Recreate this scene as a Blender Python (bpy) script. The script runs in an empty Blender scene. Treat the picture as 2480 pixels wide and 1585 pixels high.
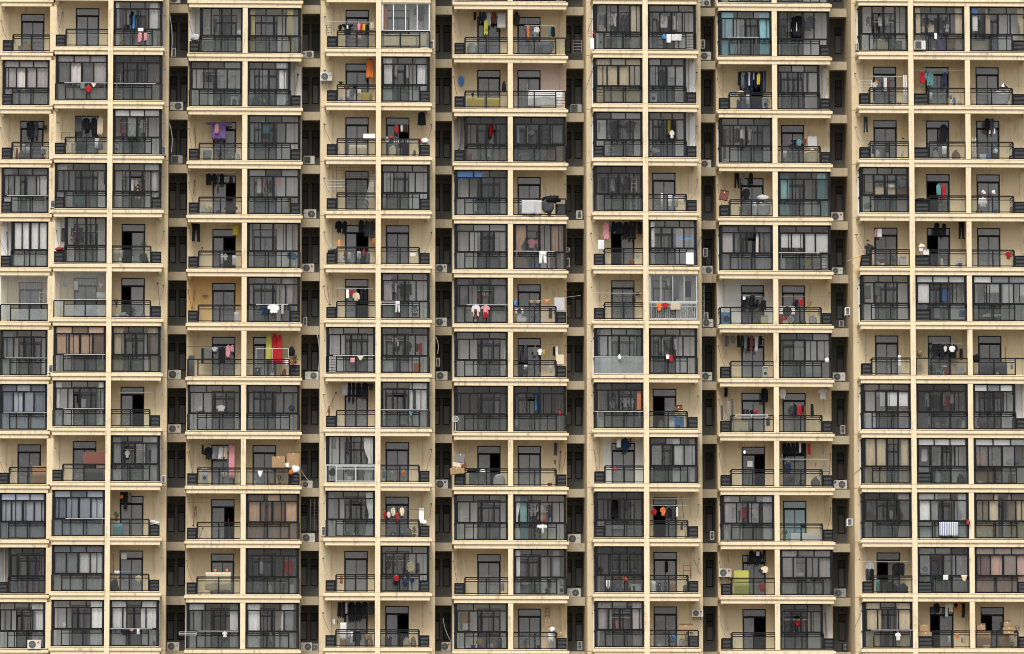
import bpy, math, random
from mathutils import Vector, Matrix
R = math.radians
SC = bpy.context.scene
COL = SC.collection

# ---------------------------------------------------------------- camera
cd = bpy.data.cameras.new("camera")
cam = bpy.data.objects.new("camera", cd)
COL.objects.link(cam)
SC.camera = cam
cd.sensor_fit = 'HORIZONTAL'
cd.sensor_width = 36.0
cd.lens = 36.0 * 14688.5 / 2480.0
cd.clip_start = 1.0
cd.clip_end = 3000.0
cam.matrix_world = Matrix(((0.9990767, -0.0040916, -0.0427670, -14.2272300), (-0.0429563, -0.1117133, -0.9928116, -330.1812800), (-0.0007155, 0.9937321, -0.1117859, -19.6158400), (0.0000000, 0.0000000, 0.0000000, 1.0000000)))

# ---------------------------------------------------------------- daylight (overcast)
SUN_EL, SUN_AZ = 52, 12          # azimuth: degrees the sun stands left of straight behind the camera
w = bpy.data.worlds.new("World")
SC.world = w
w.use_nodes = True
nt = w.node_tree
bg = nt.nodes["Background"]
sky = nt.nodes.new("ShaderNodeTexSky")
sky.sky_type = 'NISHITA'
sky.sun_disc = False
sky.sun_elevation = R(SUN_EL)
sky.sun_rotation = R(180 + SUN_AZ)
sky.air_density = 1.0
sky.dust_density = 4.0
sky.ozone_density = 0.6
hs = nt.nodes.new("ShaderNodeHueSaturation")
hs.inputs['Saturation'].default_value = 0.22
nt.links.new(sky.outputs[0], hs.inputs['Color'])
nt.links.new(hs.outputs[0], bg.inputs['Color'])
bg.inputs['Strength'].default_value = 0.11
sd = bpy.data.lights.new("sun", 'SUN')
sd.energy = 1.5
sd.angle = R(16)
sd.color = (1.0, 0.965, 0.9)
so_ = bpy.data.objects.new("sun", sd)
COL.objects.link(so_)
sun_dir = Vector((math.sin(R(SUN_AZ)) * math.cos(R(SUN_EL)), math.cos(R(SUN_AZ)) * math.cos(R(SUN_EL)), -math.sin(R(SUN_EL))))
so_.rotation_euler = sun_dir.to_track_quat('-Z', 'Y').to_euler()
SC.view_settings.view_transform = 'Standard'
SC.view_settings.look = 'None'
SC.view_settings.gamma = 1.0
SC.view_settings.exposure = 0.62
SC.cycles.filter_width = 1.0
SC.cycles.max_bounces = 8
SC.cycles.transparent_max_bounces = 16

# ---------------------------------------------------------------- materials
MATS = {}
def newmat(name):
    m = bpy.data.materials.new(name)
    m.use_nodes = True
    MATS[name] = m
    return m, m.node_tree, m.node_tree.nodes, m.node_tree.links, m.node_tree.nodes["Principled BSDF"]

def noise(n, l, vec, scale, detail=4, rough=0.6):
    t = n.new("ShaderNodeTexNoise")
    t.inputs['Scale'].default_value = scale
    t.inputs['Detail'].default_value = detail
    t.inputs['Roughness'].default_value = rough
    l.new(vec, t.inputs['Vector'])
    return t.outputs['Fac']

def mapping(n, l, src, sc):
    m = n.new("ShaderNodeMapping")
    m.inputs['Scale'].default_value = sc
    l.new(src, m.inputs['Vector'])
    return m.outputs[0]

def ramp(n, l, fac, a, b, ca=(0, 0, 0, 1), cb=(1, 1, 1, 1)):
    r = n.new("ShaderNodeValToRGB")
    r.color_ramp.elements[0].position = a
    r.color_ramp.elements[1].position = b
    r.color_ramp.elements[0].color = ca
    r.color_ramp.elements[1].color = cb
    l.new(fac, r.inputs[0])
    return r.outputs[0]

def mixc(n, l, fac, a, b, mode='MIX'):
    x = n.new("ShaderNodeMix")
    x.data_type = 'RGBA'
    x.blend_type = mode
    for sock, v in ((x.inputs[0], fac), (x.inputs[6], a), (x.inputs[7], b)):
        if hasattr(v, 'links'):
            l.new(v, sock)
        else:
            sock.default_value = v if isinstance(v, (int, float)) else (*v, 1)
    return x.outputs[2]

def plaster(name, col, dirt=(0.28, 0.22, 0.14), amt=0.55, warm=None):
    m, t, n, l, p = newmat(name)
    g = n.new("ShaderNodeNewGeometry").outputs['Position']
    big = noise(n, l, g, 0.35, 3)
    fine = noise(n, l, g, 9.0, 5)
    streak = noise(n, l, mapping(n, l, g, (5.0, 5.0, 0.45)), 1.0, 5, 0.7)
    blot = noise(n, l, g, 1.7, 5, 0.7)
    c = mixc(n, l, ramp(n, l, big, 0.35, 0.68), col, tuple(x * y for x, y in zip(col, warm or (0.95, 0.90, 0.84))))
    c = mixc(n, l, ramp(n, l, fine, 0.3, 0.75), c, tuple(x * 0.93 for x in col))
    k = n.new("ShaderNodeMath"); k.operation = 'MULTIPLY'
    l.new(ramp(n, l, streak, 0.50, 0.72), k.inputs[0]); l.new(ramp(n, l, blot, 0.42, 0.62), k.inputs[1])
    k2 = n.new("ShaderNodeMath"); k2.operation = 'MULTIPLY'
    l.new(k.outputs[0], k2.inputs[0]); k2.inputs[1].default_value = amt
    c = mixc(n, l, k2.outputs[0], c, dirt)
    l.new(c, p.inputs['Base Color'])
    p.inputs['Roughness'].default_value = 0.9
    p.inputs['Specular IOR Level'].default_value = 0.15
    b = n.new("ShaderNodeBump"); b.inputs['Strength'].default_value = 0.25; b.inputs['Distance'].default_value = 0.01
    l.new(fine, b.inputs['Height']); l.new(b.outputs[0], p.inputs['Normal'])
    return m

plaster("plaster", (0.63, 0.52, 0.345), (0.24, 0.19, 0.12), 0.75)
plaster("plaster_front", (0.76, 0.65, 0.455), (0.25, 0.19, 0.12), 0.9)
plaster("plaster_white", (0.62, 0.61, 0.58), (0.4, 0.38, 0.33), 0.3, (0.97, 0.97, 0.97))
plaster("plaster_pale", (0.82, 0.82, 0.81), (0.3, 0.28, 0.24), 0.4, (0.95, 0.95, 0.95))
plaster("plaster_dull", (0.32, 0.31, 0.305), (0.12, 0.12, 0.12), 0.4, (0.9, 0.9, 0.9))
plaster("plaster_pink", (0.62, 0.49, 0.43), (0.4, 0.3, 0.25), 0.3)
plaster("plaster_orange", (0.64, 0.42, 0.18), (0.4, 0.25, 0.1), 0.2)
plaster("recess_shade", (0.15, 0.16, 0.145), (0.07, 0.07, 0.06), 0.5)  # recess back walls: shade of the deep gaps put into a dark base colour
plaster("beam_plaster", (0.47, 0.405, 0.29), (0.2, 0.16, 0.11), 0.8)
plaster("ground", (0.26, 0.25, 0.23), (0.12, 0.12, 0.11), 0.5)

def simple(name, col, rough=0.6, spec=0.3, metal=0.0, var=0.12, scale=6.0):
    m, t, n, l, p = newmat(name)
    g = n.new("ShaderNodeNewGeometry").outputs['Position']
    f = noise(n, l, g, scale, 3)
    c = mixc(n, l, f, tuple(x * (1 - var) for x in col), tuple(min(1, x * (1 + var)) for x in col))
    l.new(c, p.inputs['Base Color'])
    p.inputs['Roughness'].default_value = rough
    p.inputs['Specular IOR Level'].default_value = spec
    p.inputs['Metallic'].default_value = metal
    return m

simple("black_metal", (0.0075, 0.008, 0.0095), 0.5, 0.15)
simple("slat_metal", (0.055, 0.057, 0.06), 0.5, 0.25)
simple("grey_metal", (0.42, 0.43, 0.44), 0.4, 0.5)
simple("white_metal", (0.74, 0.75, 0.75), 0.4, 0.4, var=0.05)
simple("pole_white", (0.52, 0.53, 0.53), 0.45)
simple("pvc_pipe", (0.60, 0.52, 0.38), 0.6)
simple("joint", (0.20, 0.15, 0.09), 0.9)
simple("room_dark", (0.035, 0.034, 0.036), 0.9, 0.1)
simple("fin_mid", (0.11, 0.115, 0.12), 0.5)
simple("fin_dark", (0.05, 0.05, 0.052), 0.6)
simple("ac_case", (0.58, 0.57, 0.52), 0.5, var=0.08)
simple("ac_grey", (0.33, 0.33, 0.31), 0.5, var=0.12)
simple("ac_dark", (0.035, 0.035, 0.037), 0.6)
simple("logo_red", (0.55, 0.03, 0.03), 0.5)
simple("logo_blue", (0.05, 0.15, 0.45), 0.5)
simple("skin", (0.46, 0.27, 0.18), 0.6)
simple("hair", (0.012, 0.010, 0.010), 0.6)
simple("wood_light", (0.52, 0.32, 0.14), 0.7, scale=12)
simple("leaf", (0.035, 0.065, 0.02), 0.7, var=0.5, scale=20)
simple("leaf_dark", (0.015, 0.025, 0.012), 0.7, var=0.5, scale=20)
mb_, _t, _n, _l, _p = newmat("bulb")
_p.inputs['Base Color'].default_value = (1, 1, 1, 1); _p.inputs['Emission Color'].default_value = (1, .97, .9, 1); _p.inputs['Emission Strength'].default_value = 3.0
simple("far_wall", (0.62, 0.62, 0.62), 0.9)
simple("rust", (0.30, 0.10, 0.03), 0.9)
simple("far_dark", (0.05, 0.05, 0.055), 0.6)

PAL = dict(k=(0.012, 0.013, 0.017), n=(0.02, 0.032, 0.075), g=(0.17, 0.175, 0.18), d=(0.05, 0.052, 0.058), w=(0.76, 0.75, 0.74),
           r=(0.42, 0.022, 0.028), p=(0.60, 0.27, 0.30), o=(0.72, 0.20, 0.05), y=(0.55, 0.42, 0.06), l=(0.40, 0.40, 0.08), b=(0.07, 0.25, 0.60),
           t=(0.11, 0.26, 0.29), v=(0.17, 0.11, 0.30), e=(0.66, 0.56, 0.39), c=(0.34, 0.215, 0.115), m=(0.15, 0.05, 0.035), s=(0.44, 0.44, 0.44))
CN = dict(k="black", n="navy blue", g="grey", d="dark grey", w="white", r="red", p="pink", o="orange", y="yellow", l="lime green", b="blue",
          t="teal", v="purple", e="cream", c="brown", m="dark brown", s="light grey")

def cloth(name, col, folds=True, check=None):
    m, t, n, l, p = newmat(name)
    tc = n.new("ShaderNodeTexCoord").outputs['Object']
    f = noise(n, l, mapping(n, l, tc, (9, 9, 2.2)), 1.4, 3)
    oi = n.new("ShaderNodeObjectInfo").outputs['Random']
    c = mixc(n, l, f, tuple(x * 0.72 for x in col), tuple(min(1, x * 1.15) for x in col))
    h = n.new("ShaderNodeHueSaturation")
    mr = n.new("ShaderNodeMapRange"); mr.inputs[3].default_value = 0.75; mr.inputs[4].default_value = 1.18
    l.new(oi, mr.inputs[0]); l.new(mr.outputs[0], h.inputs['Value'])
    l.new(c, h.inputs['Color']); l.new(h.outputs[0], p.inputs['Base Color'])
    p.inputs['Roughness'].default_value = 0.9
    p.inputs['Specular IOR Level'].default_value = 0.15
    b = n.new("ShaderNodeBump"); b.inputs['Strength'].default_value = 0.6; b.inputs['Distance'].default_value = 0.03
    l.new(f, b.inputs['Height']); l.new(b.outputs[0], p.inputs['Normal'])
    return m
for k, v in PAL.items():
    cloth("cloth_" + k, v)
    simple("paint_" + k, v, 0.55, 0.3, var=0.15, scale=3)

def striped(name, ca, cb, scale):
    m, t, n, l, p = newmat(name)
    tc = n.new("ShaderNodeTexCoord").outputs['Object']
    wv = n.new("ShaderNodeTexWave"); wv.bands_direction = 'X'; wv.inputs['Scale'].default_value = scale; wv.inputs['Distortion'].default_value = 0.4
    l.new(tc, wv.inputs['Vector'])
    l.new(mixc(n, l, ramp(n, l, wv.outputs['Fac'], 0.4, 0.6), ca, cb), p.inputs['Base Color'])
    p.inputs['Roughness'].default_value = 0.9
simple("bag_red", (0.26, 0.035, 0.035), 0.7, var=0.4, scale=14)
striped("cloth_stripe", (0.62, 0.64, 0.66), (0.16, 0.18, 0.30), 3.2)
striped("cloth_plaid", (0.62, 0.60, 0.56), (0.30, 0.29, 0.27), 9.0)

CUR = dict(w=(0.84, 0.84, 0.81), s=(0.52, 0.48, 0.465), g=(0.36, 0.365, 0.37), e=(0.68, 0.58, 0.40), y=(0.70, 0.58, 0.26), o=(0.68, 0.46, 0.31), t=(0.30, 0.50, 0.50),
           b=(0.42, 0.80, 0.90), u=(0.60, 0.64, 0.72), k=(0.74, 0.52, 0.42), z=(0.03, 0.10, 0.11), f=(0.42, 0.29, 0.20))
CURN = dict(w="white", s="light grey", g="grey", e="cream", y="yellow", o="orange", t="pale teal", b="pale blue", u="bluish white", k="peach", z="dark teal", f="rust floral")
for k, v in CUR.items():
    m = cloth("curtain_" + k, v)
m = MATS["curtain_f"]

def glass(name, tint, dust_haze, dcol, refl):
    m, t, n, l, p = newmat(name)
    n.remove(p)
    out = n["Material Output"]
    tr = n.new("ShaderNodeBsdfTransparent"); tr.inputs[0].default_value = (*tint, 1)
    df = n.new("ShaderNodeBsdfDiffuse"); df.inputs[0].default_value = (*dcol, 1)
    gl = n.new("ShaderNodeBsdfGlossy"); gl.inputs['Roughness'].default_value = 0.06
    gl.inputs[0].default_value = (1, 1, 1, 1)
    g = n.new("ShaderNodeNewGeometry").outputs['Position']
    f = noise(n, l, g, 1.3, 4)
    oi = n.new("ShaderNodeObjectInfo").outputs['Random']
    a = n.new("ShaderNodeMath"); a.operation = 'MULTIPLY'; l.new(f, a.inputs[0]); a.inputs[1].default_value = dust_haze * 1.3
    b = n.new("ShaderNodeMath"); b.operation = 'MULTIPLY_ADD'; l.new(oi, b.inputs[0]); b.inputs[1].default_value = dust_haze * 0.8; l.new(a.outputs[0], b.inputs[2])
    m1 = n.new("ShaderNodeMixShader"); l.new(b.outputs[0], m1.inputs[0]); l.new(tr.outputs[0], m1.inputs[1]); l.new(df.outputs[0], m1.inputs[2])  # diffuse share: dust, plus grey sky reflection and haze put into the pane
    lw = n.new("ShaderNodeFresnel"); lw.inputs['IOR'].default_value = 1.5
    c = n.new("ShaderNodeMath"); c.operation = 'MULTIPLY'; l.new(lw.outputs[0], c.inputs[0]); c.inputs[1].default_value = refl
    m2 = n.new("ShaderNodeMixShader"); l.new(c.outputs[0], m2.inputs[0]); l.new(m1.outputs[0], m2.inputs[1]); l.new(gl.outputs[0], m2.inputs[2])
    bmp = n.new("ShaderNodeBump"); bmp.inputs['Strength'].default_value = 0.05; bmp.inputs['Distance'].default_value = 0.05
    l.new(f, bmp.inputs['Height']); l.new(bmp.outputs[0], gl.inputs['Normal'])
    l.new(m2.outputs[0], out.inputs[0])
    return m
glass("glass", (0.925, 0.93, 0.935), 0.018, (0.24, 0.24, 0.25), 0.61)
glass("glass_dark", (0.56, 0.57, 0.595), 0.021, (0.15, 0.15, 0.16), 0.66)
glass("glass_milky", (0.828, 0.846, 0.865), 0.122, (0.38, 0.39, 0.40), 1.33)
glass("glass_clear", (0.922, 0.941, 0.941), 0.036, (0.5, 0.55, 0.55), 1.14)
glass("glass_rail", (0.757, 0.792, 0.783), 0.053, (0.20, 0.22, 0.215), 0.61)
glass("glass_door", (0.360, 0.372, 0.397), 0.418, (0.25, 0.25, 0.255), 1.52)
glass("glass_door_teal", (0.160, 0.212, 0.212), 0.885, (0.16, 0.27, 0.29), 1.90)
glass("glass_frost", (0.640, 0.706, 0.706), 0.446, (0.34, 0.38, 0.38), 1.52)

# ---------------------------------------------------------------- mesh helpers
def wloc(o):
    v = Vector((0, 0, 0))
    while o is not None: v += Vector(o.location); o = o.parent
    return v

class MB:
    def __init__(s, flat=False): s.flat = flat; s.v = []; s.f = []; s.mi = []; s.cur = 0; s.sm = []
    def add(s, vs, fs, smooth=False):
        o = len(s.v); s.v += [tuple(a) for a in vs]
        for f in fs:
            s.f.append([i + o for i in f]); s.mi.append(s.cur); s.sm.append(smooth)
    def box(s, x0, x1, y0, y1, z0, z1):
        if x1 < x0: x0, x1 = x1, x0
        if z1 < z0: z0, z1 = z1, z0
        if s.flat:                                         # a pane: one sheet across its thin side
            if x1 - x0 < 0.02: s.add([(x0, y0, z0), (x0, y1, z0), (x0, y1, z1), (x0, y0, z1)], [(0, 1, 2, 3)])
            else: s.add([(x0, y0, z0), (x1, y0, z0), (x1, y0, z1), (x0, y0, z1)], [(0, 1, 2, 3)])
            return
        s.add([(x0, y0, z0), (x1, y0, z0), (x1, y1, z0), (x0, y1, z0), (x0, y0, z1), (x1, y0, z1), (x1, y1, z1), (x0, y1, z1)],
              [(0, 1, 5, 4), (1, 2, 6, 5), (2, 3, 7, 6), (3, 0, 4, 7), (4, 5, 6, 7), (3, 2, 1, 0)])
    def bar(s, a, b, r, r2=None, n=6):
        a = Vector(a); b = Vector(b); d = b - a
        if d.length < 1e-6: return
        r2 = r if r2 is None else r2
        q = d.to_track_quat('Z', 'Y')
        vs = []
        for P, rr in ((a, r), (b, r2)):
            for i in range(n):
                t = 2 * math.pi * i / n + math.pi / n
                vs.append(P + q @ Vector((rr * math.cos(t), rr * math.sin(t), 0)))
        fs = [(i, (i + 1) % n, n + (i + 1) % n, n + i) for i in range(n)] + [tuple(range(n - 1, -1, -1)), tuple(range(n, 2 * n))]
        s.add(vs, fs)
    def tube(s, pts, r, n=6):
        for a, b in zip(pts[:-1], pts[1:]): s.bar(a, b, r, n=n)
    def disc(s, c, r, y0, y1, n=20, r2=None):
        s.bar((c[0], y1, c[1]), (c[0], y0, c[1]), r if r2 is None else r2, r, n=n)
    def ring(s, c, r, t, y, n=20):
        vs = []
        for i in range(n):
            a = 2 * math.pi * i / n
            for rr, yy in ((r - t, y), (r + t, y), (r + t, y + 2 * t), (r - t, y + 2 * t)):
                vs.append((c[0] + rr * math.cos(a), yy, c[1] + rr * math.sin(a)))
        fs = []
        for i in range(n):
            j = (i + 1) % n
            for k in range(4):
                fs.append((i * 4 + k, i * 4 + (k + 1) % 4, j * 4 + (k + 1) % 4, j * 4 + k))
        s.add(vs, fs)
    def lathe(s, c, prof, n=14):
        vs = []
        for r, z in prof:
            for i in range(n):
                a = 2 * math.pi * i / n
                vs.append((c[0] + r * math.cos(a), c[1] + r * math.sin(a), c[2] + z))
        fs = []
        for k in range(len(prof) - 1):
            for i in range(n):
                j = (i + 1) % n
                fs.append((k * n + i, k * n + j, (k + 1) * n + j, (k + 1) * n + i))
        fs.append(tuple(range(n - 1, -1, -1))); fs.append(tuple(range((len(prof) - 1) * n, len(prof) * n)))
        s.add(vs, fs, True)
    def blob(s, c, rx, ry, rz, seed=0, amp=0.25, nu=12, nv=8, sag=True):
        rg = random.Random(seed)
        ph = [(rg.uniform(1.2, 3.4), rg.uniform(0, 6.3), rg.uniform(1, 3)) for _ in range(4)]
        vs = []
        for j in range(nv + 1):
            th = math.pi * j / nv
            for i in range(nu):
                a = 2 * math.pi * i / nu
                k = 1 + amp * 0.5 * sum(math.sin(round(f) * a + p + g * th) for f, p, g in ph) / 2
                z = math.cos(th)
                if sag: z = max(z, -0.75) if z < 0 else z * (0.85 + 0.15 * k)
                sr = math.sin(th) ** (0.7 if z < 0 else 1)
                e = 0.65 if sag else 1.0
                ca, sa = math.cos(a), math.sin(a)
                vs.append((c[0] + rx * sr * math.copysign(abs(ca) ** e, ca) * k + rx * .12 * z * math.sin(ph[0][1]), c[1] + ry * sr * math.copysign(abs(sa) ** e, sa) * k, c[2] + rz * (math.copysign(abs(z) ** .8, z) if sag else z) * (1 + .12 * math.sin(2 * a + ph[1][1]))))
        fs = []
        for j in range(nv):
            for i in range(nu):
                i2 = (i + 1) % nu
                fs.append((j * nu + i, (j + 1) * nu + i, (j + 1) * nu + i2, j * nu + i2))
        s.add(vs, fs, True)
    def sheet(s, L, Rr, z1, z0, y, th, seed, amp=0.02, nx=9, nz=7, slant=0.0, hem=0.0):
        """hanging cloth: L(t), Rr(t) give the left and right edge at t = 0 (top) .. 1 (hem); a closed double-sided skin"""
        rg = random.Random(seed)
        k1, p1, k2, p2 = rg.uniform(2, 4.5), rg.uniform(0, 6), rg.uniform(5, 9), rg.uniform(0, 6)
        F = []; B = []
        for j in range(nz + 1):
            t = j / nz
            for i in range(nx + 1):
                u = i / nx
                x = L(t) * (1 - u) + Rr(t) * u
                zz = z1 + (z0 - z1) * t + (hem * (math.sin(k2 * u * 2 + p1)) * t * (z1 - z0) if hem else 0)
                fy = amp * (0.35 + t) * (math.sin(k1 * u * 3.1 + p1 + t) + 0.5 * math.sin(k2 * u * 2.2 + p2))
                e = math.sin(math.pi * u) ** 0.6 * th * (0.6 + 0.4 * t)
                F.append((x, y + fy - e, zz)); B.append((x, y + fy + e + 0.004, zz))
        o = (nx + 1) * (nz + 1)
        fs = []
        for j in range(nz):
            for i in range(nx):
                a = j * (nx + 1) + i; b = a + 1; c = a + nx + 2; d = a + nx + 1
                fs.append((a, d, c, b)); fs.append((o + a, o + b, o + c, o + d))
        for i in range(nx):
            fs.append((i, i + 1, o + i + 1, o + i)); q = nz * (nx + 1) + i
            fs.append((q, o + q, o + q + 1, q + 1))
        for j in range(nz):
            q = j * (nx + 1); fs.append((q, o + q, o + q + nx + 1, q + nx + 1))
            q += nx; fs.append((q, q + nx + 1, o + q + nx + 1, o + q))
        s.add(F + B, fs, True)
    def rings(s, R_, n=14):
        vs = []; fs = []
        for (cx, cy, cz, rx, ry) in R_:
            for i in range(n): a = 2 * math.pi * i / n; vs.append((cx + rx * math.cos(a), cy + ry * math.sin(a), cz))
        for k in range(len(R_) - 1):
            for i in range(n): j = (i + 1) % n; fs.append((k * n + i, k * n + j, (k + 1) * n + j, (k + 1) * n + i))
        fs.append(tuple(range(n - 1, -1, -1))); fs.append(tuple(range((len(R_) - 1) * n, len(R_) * n)))
        s.add(vs, fs, True)
    def obj(s, name, mats, parent=None, origin=None, bevel=0):
        o3 = Vector(origin) if origin else Vector((0, 0, 0))
        me = bpy.data.meshes.new(name)
        me.from_pydata([tuple(Vector(v) - o3) for v in s.v], [], s.f)
        if isinstance(mats, str): mats = [mats]
        for m in mats: me.materials.append(MATS[m])
        me.polygons.foreach_set('material_index', s.mi)
        me.polygons.foreach_set('use_smooth', s.sm)
        me.update()
        o = bpy.data.objects.new(name, me)
        COL.objects.link(o)
        if parent is not None:
            o.parent = parent
            o.location = o3 - wloc(parent)
        else:
            o.location = o3
        if bevel:
            b = o.modifiers.new("bevel", 'BEVEL'); b.width = bevel; b.segments = 1; b.limit_method = 'ANGLE'
        return o

def tag(o, label, cat, group=None, kind=None):
    if label: o['label'] = label
    if cat: o['category'] = cat
    if group: o['group'] = group
    if kind: o['kind'] = kind
    return o
def thing(name, loc, label, cat, group=None):
    o = bpy.data.objects.new(name, None); COL.objects.link(o)
    o.location = loc; o.empty_display_size = 0.2
    return tag(o, label, cat, group)
ORD = ["", "first", "second", "third", "fourth", "fifth", "sixth", "seventh", "eighth", "ninth", "tenth", "eleventh", "twelfth", "thirteenth", "fourteenth", "fifteenth", "sixteenth",
       "seventeenth", "eighteenth", "nineteenth", "twentieth"]

# ---------------------------------------------------------------- setting: ground
ZG = -24.0
m = MB(); m.add([(-1500, -1500, ZG), (1500, -1500, ZG), (1500, 1500, ZG), (-1500, 1500, ZG)], [(0, 1, 2, 3)])
tag(m.obj("ground", "ground"), "flat paved ground in front of the apartment towers", "ground", kind="structure")

# ---------------------------------------------------------------- building layout (metres)
D = 1.3            # balcony depth
ROWS = range(0, 13)
FL = lambda r: 36.0 - 3.0 * r
# columns: (x0, x1, front plane y, pillar side)
COLS = [(-28.10, -25.47, 2.03, 'R'), (-25.11, -22.21, 0, 'R'), (-21.93, -19.22, 0, 'L'), (-17.79, -14.83, 2.03, 'R'), (-14.55, -11.59, 2.03, 'L'),
        (-10.20, -7.49, 0, 'R'), (-7.21, -4.50, 0, 'L'), (-3.10, -0.14, 2.03, 'R'), (0.14, 3.10, 2.03, 'L'), (4.50, 7.21, 0, 'R'), (7.50, 10.20, 0, 'L'),
        (11.59, 14.55, 2.03, 'R'), (14.83, 17.79, 2.03, 'L'), (19.20, 21.92, 0, 'R'), (22.20, 25.07, 0, 'R'), (25.35, 28.55, 0, 'L')]
DOORS = [0.36, 0.53, 0.50, 0.34, 0.36, 0.37, 0.31, 0.36, 0.31, 0.40, 0.31, 0.40, 0.31, 0.53, 0.76, 0.46]
# wings: columns, wall x0,x1, slab curb x0,x1, y, projecting pillars, flush pillars
WINGS = [([0], -28.30, -25.09, -28.15, -25.40, 2.03, [], [(-25.47, -25.10)]),
         ([1, 2], -25.08, -18.90, -25.11, -19.22, 0.0, [(-22.21, -21.93)], []),
         ([3, 4], -17.86, -11.52, -17.79, -11.59, 2.03, [], [(-14.83, -14.55)]),
         ([5, 6], -10.52, -4.18, -10.20, -4.50, 0.0, [(-7.49, -7.21)], []),
         ([7, 8], -3.17, 3.17, -3.10, 3.10, 2.03, [], [(-0.14, 0.14)]),
         ([9, 10], 4.18, 10.52, 4.50, 10.20, 0.0, [(7.21, 7.50)], []),
         ([11, 12], 11.52, 17.86, 11.59, 17.79, 2.03, [], [(14.55, 14.83)]),
         ([13, 14, 15], 18.90, 29.05, 19.20, 28.55, 0.0, [(21.92, 22.20)], [(25.07, 25.35)])]
WLAB = ["narrow single column apartment wing at the left edge of the photo",
        "projecting beige apartment wing second from the left, beside the narrow edge wing",
        "set back beige apartment wing, third from the left, with flush centre pillar",
        "projecting beige apartment wing, fourth from the left, holding a white framed balcony on top",
        "set back beige apartment wing at the middle of the facade",
        "projecting beige apartment wing just right of the middle of the facade",
        "set back beige apartment wing, second from the right edge",
        "wide three column apartment wing at the right edge where a man stands"]
CELLS = [
    "e e e e e e e e e e e e e e e e".split(),
    "o o e|w.0-.08,w.78-.95|i1 pn e|y0-.1,y.78-.9 o Wn o oN en|e.8-1 eb e|b0-.25,b.8-1 enL|i1 en|i1 e|e0-.12,e.86-1 eL|e.27-.36,e.88-1".split(),
    "eL|s0-1|i1 e|s0-1|i1 ed e p|w.72-.95 o eL|w0-.2,w.74-.96 o oNPcb eb|e0-1 p or p o o o".split(),
    "o o eT o eL o or pd|i2 ed eL p|i2 e o o o o".split(),
    "eL|w0-.2,w.55-1 eL|s0-.2 eLy|s.8-.95|i1 or eL o eL e oL ed oc o e|t0-.2,t.78-.95 e ol oc".split(),
    "pn|w0-1 pn ol or en or o e en|f0-.25,f.72-.95 ol e|w0-.1 e|s0-.32,s.7-1|i2 eb|w0-.48@1.3,w.5-1@1.05 o olc oc".split(),
    "C C olc oOc eL|s.68-.9 or e|s0-.2 e|s0-.24,s.72-1 oc oc Sn oNB oc e eLT|w0-.26@.95 eT|w.2-.5@1.6,w.55-.78@.95,w.84-1@1.4".split(),
    "e|w0-.25 eT|o0-1@.95 e|e0-.22,e.78-1 oN o eb e e ol eX|z0-.08,z.9-1 e o e o oN oN".split(),
    "e|u0-1 e|w0-.12,w.9-1|i1 orc e e o e|w.62-1|i1 ed edf|i1 ed ol o o e|w.35-1@1.3 ed pT".split(),  # leftmost cell: full bluish curtain stands in for reflections on its panes
    "o o e|w0-.18,w.86-1|i1 oc o enG|w.8-1 oc or oc oH e|w.5-.7,w.88-1 or o en|e0-.48,e.84-1 eLT eT".split(),
    "eT|u0-1 eT|u0-1 oc or e|o0-.34,o.42-1 e|w.04-.12,w.84-1|i2 o e e|w0-.1,t.1-.26 eLd|i1 ol e|w.04-.13,w.82-1 ot ed|s.75-1 e|w0-.4,w.82-1 e|e0-.42,e.62-1".split(),
    "pd e|w0-1 o o ed o eL o e|w0-.1,w.78-.92 ed oc oc e|s0-.3,s.6-1 ol eL eL|k0-1".split(),
    "e|w.74-1|i1 e|w.76-1 e|w0-.33,w.66-1 e|w0-.3,w.84-1 e|w0-.25,w.7-.95 o orc e oc e|s.04-.3,s.8-1 oL or pB|i1 e|e.02-.34,e.7-1 ol ol".split()]
DW = 1.29          # balcony door width
def wallmat(fl):
    if 'B' in fl: return 3
    if 'P' in fl: return 4
    if 'O' in fl: return 5
    if 'd' in fl: return 6
    if fl[0] in 'epWS': return 2
    return 0
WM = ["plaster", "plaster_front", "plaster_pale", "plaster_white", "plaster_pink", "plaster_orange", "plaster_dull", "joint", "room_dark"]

def louvre(parent, x0, x1, y, zf, h=0.60):
    m = MB()
    for a, b in ((x0, x0 + 0.06), (x1 - 0.06, x1)):
        m.box(a, b, y + 0.02, y + 0.07, zf, zf + h)
        m.box(a, b, y + 0.50, y + 0.55, zf, zf + h)
    m.box(x0, x1, y + 0.015, y + 0.55, zf + h - .01, zf + h + 0.04)
    m.box(x0 + 0.045, x1 - 0.045, y + 0.02, y + 0.07, zf + 0.0, zf + 0.05)
    m.box(x0 + 0.045, x1 - 0.045, y + 0.3, y + 0.34, zf, zf + h)
    xo = x0 if True else x1
    o = m.obj("louvre_box", "black_metal", parent)
    m = MB(); n = 7
    for i in range(n):
        z = zf + 0.07 + i * (h - 0.08) / n
        m.add([(x0 + 0.045, y + 0.025, z), (x1 - 0.045, y + 0.025, z), (x1 - 0.045, y + 0.075, z + 0.05), (x0 + 0.045, y + 0.075, z + 0.05),
               (x0 + 0.045, y + 0.025, z + 0.012), (x1 - 0.045, y + 0.025, z + 0.012), (x1 - 0.045, y + 0.075, z + 0.062), (x0 + 0.045, y + 0.075, z + 0.062)],
              [(0, 1, 2, 3), (4, 7, 6, 5), (0, 4, 5, 1), (1, 5, 6, 2), (2, 6, 7, 3), (3, 7, 4, 0)])
    m.obj("slats", "slat_metal", o)

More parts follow.
